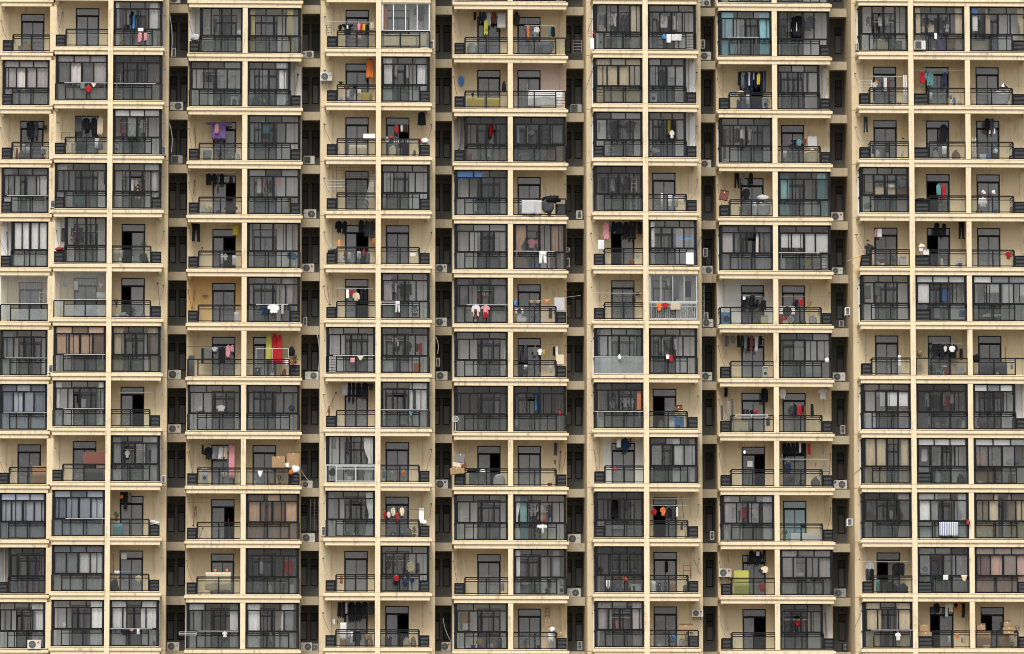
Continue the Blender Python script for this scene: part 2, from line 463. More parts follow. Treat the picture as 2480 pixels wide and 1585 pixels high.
def railing(parent, x0, x1, y, zf, xo=None, yo=None, metal="black_metal", bars=0, panels=2, sidex=None, glassm="glass_rail", mids=True):
    """x0..x1 the glazed part; sidex = x where a short return runs back to the wall"""
    m = MB()
    a0, a1 = (x0, x1) if xo is None else (min(x0, xo), max(x1, xo))
    m.box(a0, a1, y + 0.01, y + 0.06, zf + 0.90, zf + 0.97)
    if mids:
        m.box(x0, x1, y + 0.02, y + 0.05, zf + 0.825, zf + 0.865)
    m.box(x0, x1, y + 0.02, y + 0.05, zf + 0.70, zf + 0.75)
    m.box(x0, x1, y + 0.02, y + 0.05, zf + 0.035, zf + 0.085)
    ps = [x0 + (x1 - x0) * i / panels for i in range(panels + 1)]
    for i, p in enumerate(ps):
        top = 0.915 if i in (0, panels) else 0.845
        m.box(p - 0.034, p + 0.034, y + 0.013, y + 0.057, zf, zf + 0.905)
    if xo is not None:
        m.box(xo - 0.034, xo + 0.034, y + 0.013, y + 0.057, zf, zf + 0.905)
    if bars:
        b0, b1 = (x0, x1) if bars == 2 else ((min(x0, xo), x0) if xo is not None and xo < x0 else (x1, max(x1, xo if xo is not None else x1)))
        for k in range(5):
            z = zf + 0.12 + k * 0.155
            m.box(b0, b1, y + 0.022, y + 0.048, z, z + 0.022)
    if sidex is not None:
        for z, h in ((0.905, 0.06), (0.71, 0.04), (0.035, 0.05)):
            m.box(sidex - 0.02, sidex + 0.02, y + 0.06, y + D, zf + z, zf + z + h)
        m.box(sidex - 0.02, sidex + 0.02, y + 0.11, y + 0.16, zf, zf + 0.905)
    o = m.obj("railing", metal, parent)
    g = MB(True)
    for p, q in zip(ps[:-1], ps[1:]):
        g.box(p + 0.022, q - 0.022, y + 0.03, y + 0.038, zf + 0.082, zf + 0.713)
    if xo is not None and not bars:
        q0, q1 = (a0 + 0.02, x0 - 0.02) if xo < x0 else (x1 + 0.02, a1 - 0.02)
        if q1 - q0 > 0.1: g.box(q0, q1, y + 0.03, y + 0.038, zf + 0.06, zf + 0.90)
    g.obj("glass_panel", glassm, o)
    return o

def enclosure(parent, x0, x1, y, zf, fl, curtains, seed, retx=None, frame="black_metal", openpane=-1):
    """window enclosure in the plane y+0.10, from floor to beam; retx: outer side with a glazed return to the wall"""
    rg = random.Random(seed)
    H = 2.55
    ya, yb = y + 0.10, y + 0.17
    T = 1.25 if frame == 'black_metal' else 0.7
    m = MB(); g = MB(True)
    bt = 0.055
    zs, zt = 0.93, 2.08
    if 'n' in fl: zt = None
    pl_, pr_ = (0.15 if retx == x0 and T > 1 else 0.085 * T), (0.15 if retx == x1 and T > 1 else 0.085 * T)
    m.box(x0, x0 + pl_, ya, yb, zf, zf + H); m.box(x1 - pr_, x1, ya, yb, zf, zf + H)
    m.box(x0 + pl_, x1 - pr_, ya, yb, zf + H - 0.08, zf + H); m.box(x0 + pl_, x1 - pr_, ya, yb, zf, zf + 0.06)
    m.box(x0 + pl_, x1 - pr_, ya - 0.01, yb, zf + zs - .01, zf + zs + 0.085)
    X0, X1 = x0 + pl_, x1 - pr_
    W = X1 - X0
    gy = y + 0.13
    tint = rg.choice(([0, 0, 0, 1], [0, 0, 2, 0], [1, 1, 0, 0], [0, 2, 2, 1], [0, 0, 0, 0]))
    if 'd' in fl: tint = [1, 1, 0, 1]
    if zt:
        m.box(X0, X1, ya - 0.01, yb, zf + zt, zf + zt + 0.07)
        k = 3 if 'q' not in fl else 2
        if 'f' in fl: k = 4
        for i in range(1, k):
            m.box(X0 + W * i / k - 0.026 * T, X0 + W * i / k + 0.026 * T, ya + .005, yb, zf + zt + 0.06, zf + H - 0.06)
        for i in range(k):
            g.cur = rg.choice(tint)
            g.box(X0 + W * i / k + 0.01, X0 + W * (i + 1) / k - 0.01, gy, gy + 0.006, zf + zt + 0.05, zf + H - 0.05)
    zt2 = zt if zt else H - 0.06
    nm = 4
    div = [0, 0.25 + rg.uniform(-.02, .02), 0.5, 0.75 + rg.uniform(-.02, .02), 1]
    if 'y' in fl: div = [0, .34, .63, .82, 1]
    for i in (1, 2, 3):
        wd = (0.05 if i == 2 and T > 1 else 0.030) * T
        m.box(X0 + W * div[i] - wd, X0 + W * div[i] + wd, ya + (0.0 if i == 2 else 0.006), yb - 0.004, zf + zs + 0.075, zf + zt2)
    for i in range(4):
        a, b = X0 + W * div[i], X0 + W * div[i + 1]
        if i == openpane: continue
        g.cur = rg.choice(tint)
        if rg.random() < .45 and T > 1:
            xe = a + (b - a) * rg.uniform(.15, .85); m.box(xe - .018, xe + .018, ya + .03, yb + .02, zf + zs + 0.075, zf + zt2)
        g.box(a + 0.01, b - 0.01, gy + (0.012 if i % 2 else 0), gy + 0.006 + (0.012 if i % 2 else 0), zf + zs + 0.07, zf + zt2 + 0.01)
        if i == openpane - 1 or i == openpane + 1:
            m.box(a, a + 0.045, ya + 0.012, yb - 0.008, zf + zs + 0.075, zf + zt2)
    k = 3
    for i in range(1, k):
        m.box(X0 + W * i / k - 0.024 * T, X0 + W * i / k + 0.024 * T, ya + .006, yb, zf + 0.05, zf + zs)
    g.cur = 0
    g.box(X0 - 0.01, X1 + 0.01, gy, gy + 0.006, zf + 0.04, zf + zs + 0.01)
    if retx is not None:
        s = -1 if retx == x0 else 1
        xa, xb = (retx, retx + 0.06) if retx == x0 else (retx - 0.06, retx)
        m.box(xa, xb, yb, y + D, zf + zs, zf + zs + 0.07); m.box(xa, xb, yb, y + D, zf, zf + 0.05); m.box(xa, xb, yb, y + D, zf + H - 0.06, zf + H)
        if zt: m.box(xa, xb, yb, y + D, zf + zt, zf + zt + 0.05)
        m.box(xa, xb, y + 0.7, y + 0.74, zf + 0.05, zf + H - 0.06)
        g.box((xa + xb) / 2 - 0.003, (xa + xb) / 2 + 0.003, yb, y + D - .01, zf + 0.04, zf + H - 0.05)
    o = m.obj("window_enclosure", frame, parent)
    gm = "glass"
    if 'X' in fl or frame != "black_metal": gm = "glass_clear"
    go = g.obj("window_pane", gm if gm != "glass" else ["glass", "glass_dark", "glass_milky"], o)
    if gm != "glass": go.data.polygons.foreach_set('material_index', [0] * len(go.data.polygons))
    if 'T' in fl and zt:                                   # roller blinds behind the upper lights
        c = MB()
        for i in range(3):
            if rg.random() < 0.9: c.box(X0 + W * i / 3 + 0.03, X0 + W * (i + 1) / 3 - 0.03, y + 0.19, y + 0.2, zf + zt + 0.04, zf + H - 0.05)
        cm = [q[0] for q in curtains]
        c.obj("roller_blind", "curtain_" + (cm[0] if cm and cm[0] in 'uo' else 'w'), o)
    for (c, a, b, z0) in curtains:
        xa, xb = X0 + W * a, X0 + W * b
        cm = MB()
        if z0 is not None and c in 'wou' and z0 > 0.1:
            q = max(1, round((xb - xa) / (W / 4)))
            for i in range(q):
                cm.box(xa + (xb - xa) * i / q + .02, xa + (xb - xa) * (i + 1) / q - .02, y + 0.20, y + 0.208, zf + z0, zf + H - 0.5)
            cm.obj("roller_blind", "curtain_" + c, o)
            continue
        nx = max(8, int((xb - xa) / 0.035)); ph = rg.uniform(0, 6); n2 = 8
        tie = rg.random() < 0.25 and (b - a) < 0.3
        vs = []; fs = []
        side = a < 0.4
        for j in range(n2 + 1):
            t = j / n2
            z = zf + H - 0.04 - (H - 0.12) * t
            sq = 1.0
            if tie: sq = 1 - 0.5 * math.exp(-((t - 0.55) / 0.18) ** 2)
            for i in range(nx + 1):
                u = i / nx
                x = (xa + (xb - xa) * u * sq) if side else (xb - (xb - xa) * (1 - u) * sq)
                f = 0.035 * math.sin(u * nx * 0.9 + ph + 0.5 * math.sin(3 * t)) * (0.8 + 0.3 * math.sin(7 * u + ph))
                vs.append((x + 0.01 * math.sin(5 * t + ph), y + 0.26 + f, z))
        for j in range(n2):
            for i in range(nx):
                p = j * (nx + 1) + i; fs.append((p, p + nx + 1, p + nx + 2, p + 1))
        cm.add(vs, fs, True)
        co = cm.obj("curtain", "curtain_" + c, o)
        co['label'] = CURN[c] + " curtain"
    return o

def door(parent, x0, yw, zf, fl, seed):
    """sliding balcony door in the back wall at y = yw"""
    rg = random.Random(seed)
    x1 = x0 + DW; H = 2.32
    m = MB(); ya, yb = yw - 0.02, yw + 0.06
    m.box(x0, x0 + 0.05, ya, yb, zf, zf + H); m.box(x1 - 0.05, x1, ya, yb, zf, zf + H)
    m.box(x0 + .05, x1 - .05, ya, yb, zf + H - 0.05, zf + H); m.box(x0 + .05, x1 - .05, ya, yb, zf + 1.86, zf + 1.93)
    xm = (x0 + x1) / 2
    L, Rr = 'l' in fl, 'r' in fl
    g = MB(True)
    g.box(x0 + .04, x1 - .04, yw + 0.02, yw + 0.026, zf + 1.92, zf + H - 0.04)
    def leaf(a, b, y):
        m.box(a, a + 0.04, y, y + 0.03, zf, zf + 1.86); m.box(b - 0.04, b, y, y + 0.03, zf, zf + 1.86)
        m.box(a + .04, b - .04, y, y + 0.03, zf + 1.82, zf + 1.86); m.box(a + .04, b - .04, y, y + 0.03, zf, zf + 0.08)
        g.box(a + .03, b - .03, y + 0.012, y + 0.018, zf + 0.06, zf + 1.84)
    if L: leaf(xm - 0.04 + rg.uniform(-.1, .05), x1 - 0.05, yw + 0.0)
    elif Rr: leaf(x0 + 0.05, xm + 0.04 + rg.uniform(-.05, .1), yw + 0.0)
    else: leaf(x0 + .05, xm + .02, yw); leaf(xm - .02, x1 - .05, yw + 0.032)
    o = m.obj("balcony_door", "black_metal", parent)
    g.obj("door_pane", "glass_door_teal" if 't' in fl else "glass_door", o)
    want = 'c' in fl or rg.random() < 0.25
    if want:
        c = MB(); nx = 30; ph = rg.uniform(0, 6)
        spans = [(x0 + .05, x1 - .05)] if rg.random() < .5 and not (L or Rr) else [(x0 + .06, x0 + .06 + rg.uniform(.25, .45)), (x1 - .06 - rg.uniform(.25, .4), x1 - .06)]
        if L: spans = spans[-1:] if len(spans) > 1 else []
        if Rr: spans = spans[:1] if len(spans) > 1 else []
        for a, b in spans:
            vs = []
            for z in (zf + 2.28, zf + 1.2, zf + 0.1):
                for i in range(nx + 1):
                    u = i / nx; vs.append((a + (b - a) * u, yw + 0.16 + 0.03 * math.sin(u * (b - a) * 60 + ph), z))
            c.add(vs, [(j * (nx + 1) + i, (j + 1) * (nx + 1) + i, (j + 1) * (nx + 1) + i + 1, j * (nx + 1) + i + 1) for j in range(2) for i in range(nx)], True)
        if spans: c.obj("curtain", "curtain_w", o)

def parse(cell):
    p = cell.split('|')
    fl = p[0]; cur = []; op = -1
    for q in p[1:]:
        if q.startswith('i'): op = int(q[1:]); continue
        for s in q.split(','):
            if not s: continue
            z = None
            if '@' in s: s, z = s.split('@'); z = float(z)
            a, b = s[1:].split('-')
            cur.append((s[0], float(a), float(b), z))
    return fl, cur, op

ZT, ZB = 41.0, ZG
for wi, (cols, wx0, wx1, sx0, sx1, Y, pil, flush) in enumerate(WINGS):
    YW = Y + D
    root = thing("apartment_wing", ((wx0 + wx1) / 2, YW, ZG), WLAB[wi], "apartment wing", "wings of the apartment building")
    # walls with door openings, rooms behind
    m = MB()
    for r in ROWS:
        zf = FL(r)
        xs = wx0
        for ci in cols:
            x0, x1, _, side = COLS[ci]
            fl, cur, op = parse(CELLS[r][ci])
            last = ci == cols[-1]
            cx1 = wx1 if last else (x1 + 0.14)
            if fl[0] in 'eC' or 'B' in fl or 'P' in fl or 'O' in fl: pass
            d0 = (x1 - DOORS[ci] - DW) if side == 'R' else (x0 + DOORS[ci])
            a = xs
            mi = wallmat(fl)
            # strips outside the opening stay facade coloured
            if a < x0 - 0.01 and ci == cols[0]:
                m.cur = 0; m.box(a, x0, YW, YW + 0.12, zf - 0.0, zf + 3.0); a = x0
            e = cx1
            if last and x1 + 0.01 < cx1:
                m.cur = 0; m.box(x1, cx1, YW, YW + 0.12, zf, zf + 3.0); e = x1
            if 'H' in fl:
                m.cur = 0; m.box(a, d0 - 0.45, YW, YW + 0.12, zf, zf + 3.0)
                m.cur = 3; m.box(d0 - 0.45, d0, YW, YW + 0.12, zf, zf + 3.0)
            elif fl[0] == 'p' and side == 'L' and 'B' not in fl and e > d0 + DW + .6:
                m.cur = mi; m.box(a, d0, YW, YW + 0.12, zf, zf + 3.0)
            else:
                m.cur = mi; m.box(a, d0, YW, YW + 0.12, zf, zf + 3.0)
            m.cur = 3 if 'H' in fl else mi
            m.box(d0 + DW, e, YW, YW + 0.12, zf, zf + 3.0)
            m.cur = mi; m.box(d0, d0 + DW, YW, YW + 0.12, zf + 2.32, zf + 3.0)
            # room behind the door (inner faces only)
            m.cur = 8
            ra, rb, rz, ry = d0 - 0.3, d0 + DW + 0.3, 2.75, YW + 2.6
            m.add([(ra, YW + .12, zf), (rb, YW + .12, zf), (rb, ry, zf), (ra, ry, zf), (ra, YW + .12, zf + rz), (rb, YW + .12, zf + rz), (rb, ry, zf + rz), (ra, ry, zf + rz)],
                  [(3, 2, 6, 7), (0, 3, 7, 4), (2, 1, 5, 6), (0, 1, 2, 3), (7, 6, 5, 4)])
            xs = cx1
    m.cur = 0
    m.box(wx0, wx1, YW, YW + 0.12, ZB, FL(12)); m.box(wx0, wx1, YW, YW + 0.12, FL(0) + 3.0, ZT)
    m.box(wx0, wx0 + 0.12, YW + 0.12, YW + 7, ZB, ZT); m.box(wx1 - 0.12, wx1, YW + 0.12, YW + 7, ZB, ZT)
    m.box(wx0, wx1, YW + 7, YW + 7.1, ZB, ZT); m.box(wx0 - .05, wx1 + .05, YW - .05, YW + 7.15, ZT, ZT + 0.3)
    m.obj("wall", WM, root)
    # render joints on the visible wall strips
    m = MB()
    for r in ROWS:
        for a, b in ((wx0, sx0 - 0.02), (sx1 + 0.02, wx1)):
            if b - a > 0.12: m.box(a - .002, b + .002, YW - 0.006, YW + 0.0, FL(r) - 0.16, FL(r) - 0.14)
    if m.f: m.obj("wall_joint", "joint", root)
    # floor slabs with stepped fascia
    for r in list(ROWS) + [13, -1]:
        zf = FL(r)
        m = MB()
        m.box(sx0, sx1, Y, YW, zf - 0.20, zf - 0.02)
        m.box(sx0, sx1, Y, Y + 0.16, zf - 0.08, zf + 0.0)
        m.box(sx0 - 0.11, sx1 + 0.11, Y - 0.10, YW - 0.005, zf - 0.245, zf - 0.082)
        m.box(sx0 - 0.02, sx1 + 0.02, Y - 0.02, Y + 0.20, zf - 0.47, zf - 0.245)
        for a, b in ((sx0 - 0.02, sx0 + 0.14), (sx1 - 0.14, sx1 + 0.02)):
            m.box(a, b, Y + 0.20, YW - .004, zf - 0.50, zf - 0.245)
        m.obj("floor_slab", "plaster_front", root, bevel=0.012)
    # pillars
    for a, b in pil:
        m = MB()
        for r in list(ROWS) + [-1]:
            m.box(a, b, Y - 0.14, Y + 0.22, FL(r) - 0.035, FL(r) + 2.945)
            m.box(a + 0.012, b - 0.012, Y - 0.125, Y + 0.2, FL(r) - 0.055, FL(r) - 0.035)
        m.box(a, b, Y - 0.14, Y + 0.22, ZB, FL(12) - 0.055)
        m.obj("pillar", "plaster_front", root)
    for a, b in flush:
        m = MB()
        for r in list(ROWS):
            m.box(a, b, Y + 0.0, Y + 0.22, FL(r), FL(r) + 2.53)
        m.obj("pillar", "plaster_front", root)
    # partition walls behind the pillars
    m = MB()
    for ci in cols[:-1]:
        xa, xb = COLS[ci][1], COLS[ci + 1][0]
        for r in ROWS: m.box(xa + 0.06, xb - 0.06, Y + 0.22, YW, FL(r) - .02, FL(r) + 2.8)
    if wi == 0:
        for r in ROWS: m.box(-25.45, -25.12, Y + 0.22, YW, FL(r) - .02, FL(r) + 2.8)
    if m.f: m.obj("partition_wall", "plaster", root)
    # downpipes
    for ci in cols:
        x0, x1, _, side = COLS[ci]
        px = x0 + 0.33 if side == 'R' else x1 - 0.33
        if ci == 14: px = x1 - 0.15
        m = MB(); m.bar((px, YW - 0.05, FL(12) - 3), (px, YW - 0.05, FL(0) + 3), 0.022, n=8)
        for r in ROWS: m.box(px - 0.03, px + 0.03, YW - 0.08, YW, FL(r) + 1.3, FL(r) + 1.33)
        m.obj("downpipe", "pvc_pipe", root)
        if side == 'R' and ci in (1, 5, 9, 13) or side == 'L' and ci in (2, 6, 10):
            hx = (wx0 + x0) / 2 + .1 if side == 'R' else (wx1 + x1) / 2 - 0.08
            if ci == 1: hx = x0 + 0.12
            for r in ROWS:
                m = MB(); m.disc((hx, FL(r) + 1.93), 0.028, YW - 0.012, YW - 0.001, 10)
                m.obj("pipe_hole", "ac_dark", root)
    # cells
    for ci in cols:
        x0, x1, _, side = COLS[ci]
        lw = 0.80 if ci >= 14 else 0.53
        for r in ROWS:
            zf = FL(r); seed = r * 31 + ci * 7
            fl, cur, op = parse(CELLS[r][ci])
            d0 = (x1 - DOORS[ci] - DW) if side == 'R' else (x0 + DOORS[ci])
            door(root, d0, YW, zf, fl, seed)
            k = fl[0]
            outer = x0 if side == 'R' else x1
            if side == 'R': la, lb = x0 + 0.02, x0 + 0.02 + lw; ra, rb = lb + 0.03, x1
            else: la, lb = x1 - 0.02 - lw, x1 - 0.02; ra, rb = x0, la - 0.03
            metal = "black_metal"
            gm = "glass_rail"
            if 'G' in fl or k == 'S': metal = "grey_metal"
            if 'R' in fl: gm = "glass_frost"
            corner = None if ci == 14 else outer
            if k in 'op':
                if 'N' in fl:
                    railing(root, ra, rb, Y, zf, xo=outer + (0.03 if side == 'R' else -0.03), metal=metal, sidex=corner, bars=1 if 'b' in fl else 0)
                else:
                    if 'L' in fl: railing(root, ra, rb, Y, zf, xo=outer + (0.03 if side == 'R' else -0.03), metal=metal, sidex=None)
                    else: railing(root, ra, rb, Y, zf, metal=metal, sidex=(ra + 0.03 if side == 'R' else rb - 0.03))
                    louvre(root, la, lb, Y, zf)
                rgp = random.Random(seed + 3)
                if 'N' not in fl and rgp.random() < .75:      # pipe from the wall hole down to the louvred box
                    hx = (x0 - .12 if ci != 14 else x0 + .1) if side == 'R' else x1 + .12
                    hx = min(max(hx, wx0 + .08), wx1 - .08)
                    lx = (la + lb) / 2 + rgp.uniform(-.12, .12); m = MB()
                    m.disc((hx, zf + 1.93), .035, YW - .03, YW - .002, 8)
                    pts = [(hx + (lx - hx) * t ** 1.5, YW - .05 - (YW - Y - .45) * t, zf + 1.93 + (.6 - 1.93) * t + rgp.uniform(-.04, .04) * (0 < t < 1)) for t in (0, .2, .4, .6, .8, 1)]
                    m.tube(pts, .011, 5); m.obj("cooling_pipe", "paint_m" if rgp.random() < .4 else "paint_g", root)
                if k == 'p':
                    enclosure(root, ra, rb, Y, zf, fl, cur, seed, retx=(ra if side == 'R' else rb), openpane=op)
            else:
                fr = {'W': "white_metal", 'S': "grey_metal", 'C': "white_metal"}.get(k, "black_metal")
                if k == 'C':
                    m = MB(); m.box(x0, x1, Y + .09, Y + .16, zf + .93, zf + 1.0); m.box(x0, x1, Y + .09, Y + .16, zf + 2.50, zf + 2.55)
                    m.box(x0, x0 + .03, Y + .09, Y + .15, zf + 1.0, zf + 2.5); m.box(x1 - .03, x1, Y + .09, Y + .15, zf + 1.0, zf + 2.5)
                    for i in (1, 2, 3): m.box(x0 + (x1 - x0) * i / 4 - .004, x0 + (x1 - x0) * i / 4 + .004, Y + .12, Y + .13, zf + 1.0, zf + 2.5)
                    o = m.obj("window_enclosure", fr, root)
                    g = MB(True); g.box(x0 + .02, x1 - .02, Y + .12, Y + .126, zf + .99, zf + 2.51); g.obj("window_pane", "glass_clear", o)
                    gm = "glass_frost"
                else:
                    enclosure(root, x0 + .02, x1 - .02, Y, zf, fl, cur, seed, retx=None if ci == 14 else (x0 + .02 if side == 'R' else x1 - .02), frame=fr, openpane=op)
                if 'L' in fl:
                    railing(root, ra, rb, Y, zf, metal=metal, glassm=gm); louvre(root, la, lb, Y, zf)
                elif k == 'S':
                    m = MB()
                    for i in range(22): m.box(x0 + .05 + i * (x1 - x0 - .1) / 21 - .008, x0 + .05 + i * (x1 - x0 - .1) / 21 + .008, Y + .02, Y + .04, zf + .1, zf + .9)
                    for z in (.05, .72, .9): m.box(x0 + .02, x1 - .02, Y + .015, Y + .05, zf + z, zf + z + .035)
                    m.obj("railing", "grey_metal", root)
                elif 'X' in fl:
                    m = MB(); m.box(x0, x1, Y + .01, Y + .06, zf + .92, zf + .96); m.box(x0, x1, Y + .01, Y + .06, zf, zf + .04)
                    o = m.obj("railing", "grey_metal", root); g = MB(True); g.box(x0 + .02, x1 - .02, Y + .03, Y + .04, zf + .04, zf + .92); g.obj("glass_panel", "glass_frost", o)
                else:
                    railing(root, ra, rb, Y, zf, xo=outer + (0.03 if side == 'R' else -0.03), metal=metal, bars=1 if 'b' in fl else 0, glassm=gm,
                            panels=2)

# ---------------------------------------------------------------- recesses between the wings
GAPS = [(-18.90, -17.86, 2, "leftmost"), (-11.52, -10.52, 2, "second from left"), (-4.18, -3.17, 2, "third from left"), (3.17, 4.18, 2, "fourth from left"),
        (10.52, 11.52, 1, "second from right"), (17.86, 18.90, 1, "rightmost")]
BY = 3.9
for gi, (gx0, gx1, nw, pos) in enumerate(GAPS):
    root = thing("recess_bay", ((gx0 + gx1) / 2, BY, ZG), "dark narrow recess with beams and tall windows, %s between two wings" % pos, "recess", "dark recesses between the wings")
    m = MB(); cx = (gx0 + gx1) / 2; BW = 5.6
    ext = 0.7
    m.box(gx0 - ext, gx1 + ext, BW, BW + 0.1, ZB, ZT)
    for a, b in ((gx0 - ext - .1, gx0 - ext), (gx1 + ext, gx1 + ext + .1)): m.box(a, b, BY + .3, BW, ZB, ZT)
    m.obj("back_wall", "recess_shade", root)
    lo, hi = gx0 - (0.0 if gi % 2 == 0 else 0.02), gx1
    # side cheeks of the projecting wings down to the beam plane
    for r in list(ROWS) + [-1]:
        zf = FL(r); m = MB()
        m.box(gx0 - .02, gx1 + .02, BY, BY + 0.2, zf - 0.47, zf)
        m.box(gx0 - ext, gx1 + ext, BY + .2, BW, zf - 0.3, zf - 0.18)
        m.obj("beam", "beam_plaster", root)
    for r in ROWS:
        zf = FL(r)
        pos2 = [cx - 0.31, cx + 0.27] if nw == 2 else [cx + 0.20]
        for px in pos2:
            m = MB(); w2 = 0.19
            z0, z1 = zf + 0.70, zf + 2.20
            m.box(px - w2, px - w2 + .04, BW - .04, BW, z0, z1); m.box(px + w2 - .04, px + w2, BW - .04, BW, z0, z1)
            m.box(px - w2 + .04, px + w2 - .04, BW - .04, BW, z1 - .04, z1); m.box(px - w2 + .04, px + w2 - .04, BW - .04, BW, z0, z0 + .04)
            m.box(px - w2 + .04, px + w2 - .04, BW - .04, BW, z1 - .46, z1 - .40)
            o = m.obj("recess_window", "black_metal", root)
            g = MB(); rg = random.Random(r * 7 + gi * 3 + int(px * 10)); zm = z1 - rg.choice((.46, .46, .75, .62))
            g.box(px - w2 + .03, px + w2 - .03, BW - .02, BW - .01, zm, z1 - .02)
            g.cur = rg.choice((1, 1, 2, 0)); g.box(px - w2 + .03, px + w2 - .03, BW - .02, BW - .01, z0 + .02, zm)
            g.obj("window_pane", ["fin_dark", "paint_g", "fin_mid"], o)
            m = MB(); m.disc((px, zf + 2.45), 0.05, BW - .05, BW - .001, 10); m.obj("vent", "ac_dark", root)

# neighbour seen at the far left edge
root = thing("neighbour_tower", (-34, 9, ZG), "pale neighbouring tower with dark windows cut off by the left photo edge", "building")
m = MB(); m.box(-40, -29.5, 9, 17, ZG, 60)
for r in range(-6, 18): m.box(-40.1, -29.3, 8.5, 9.0, FL(r) - 1.2, FL(r) - 0.9)
m.obj("wall", "far_wall", root)
for r in range(-6, 18):
    m = MB(); m.box(-33.5, -29.6, 8.9, 8.98, FL(r) - 0.9 + 1.0, FL(r) + 1.2)
    for k in range(4): m.box(-33.5 + k, -33.44 + k, 8.55, 8.6, FL(r) - .9, FL(r))
    m.box(-33.5, -29.4, 8.55, 8.6, FL(r) - .02, FL(r) + .03)
    m.obj("window", "far_dark", root)

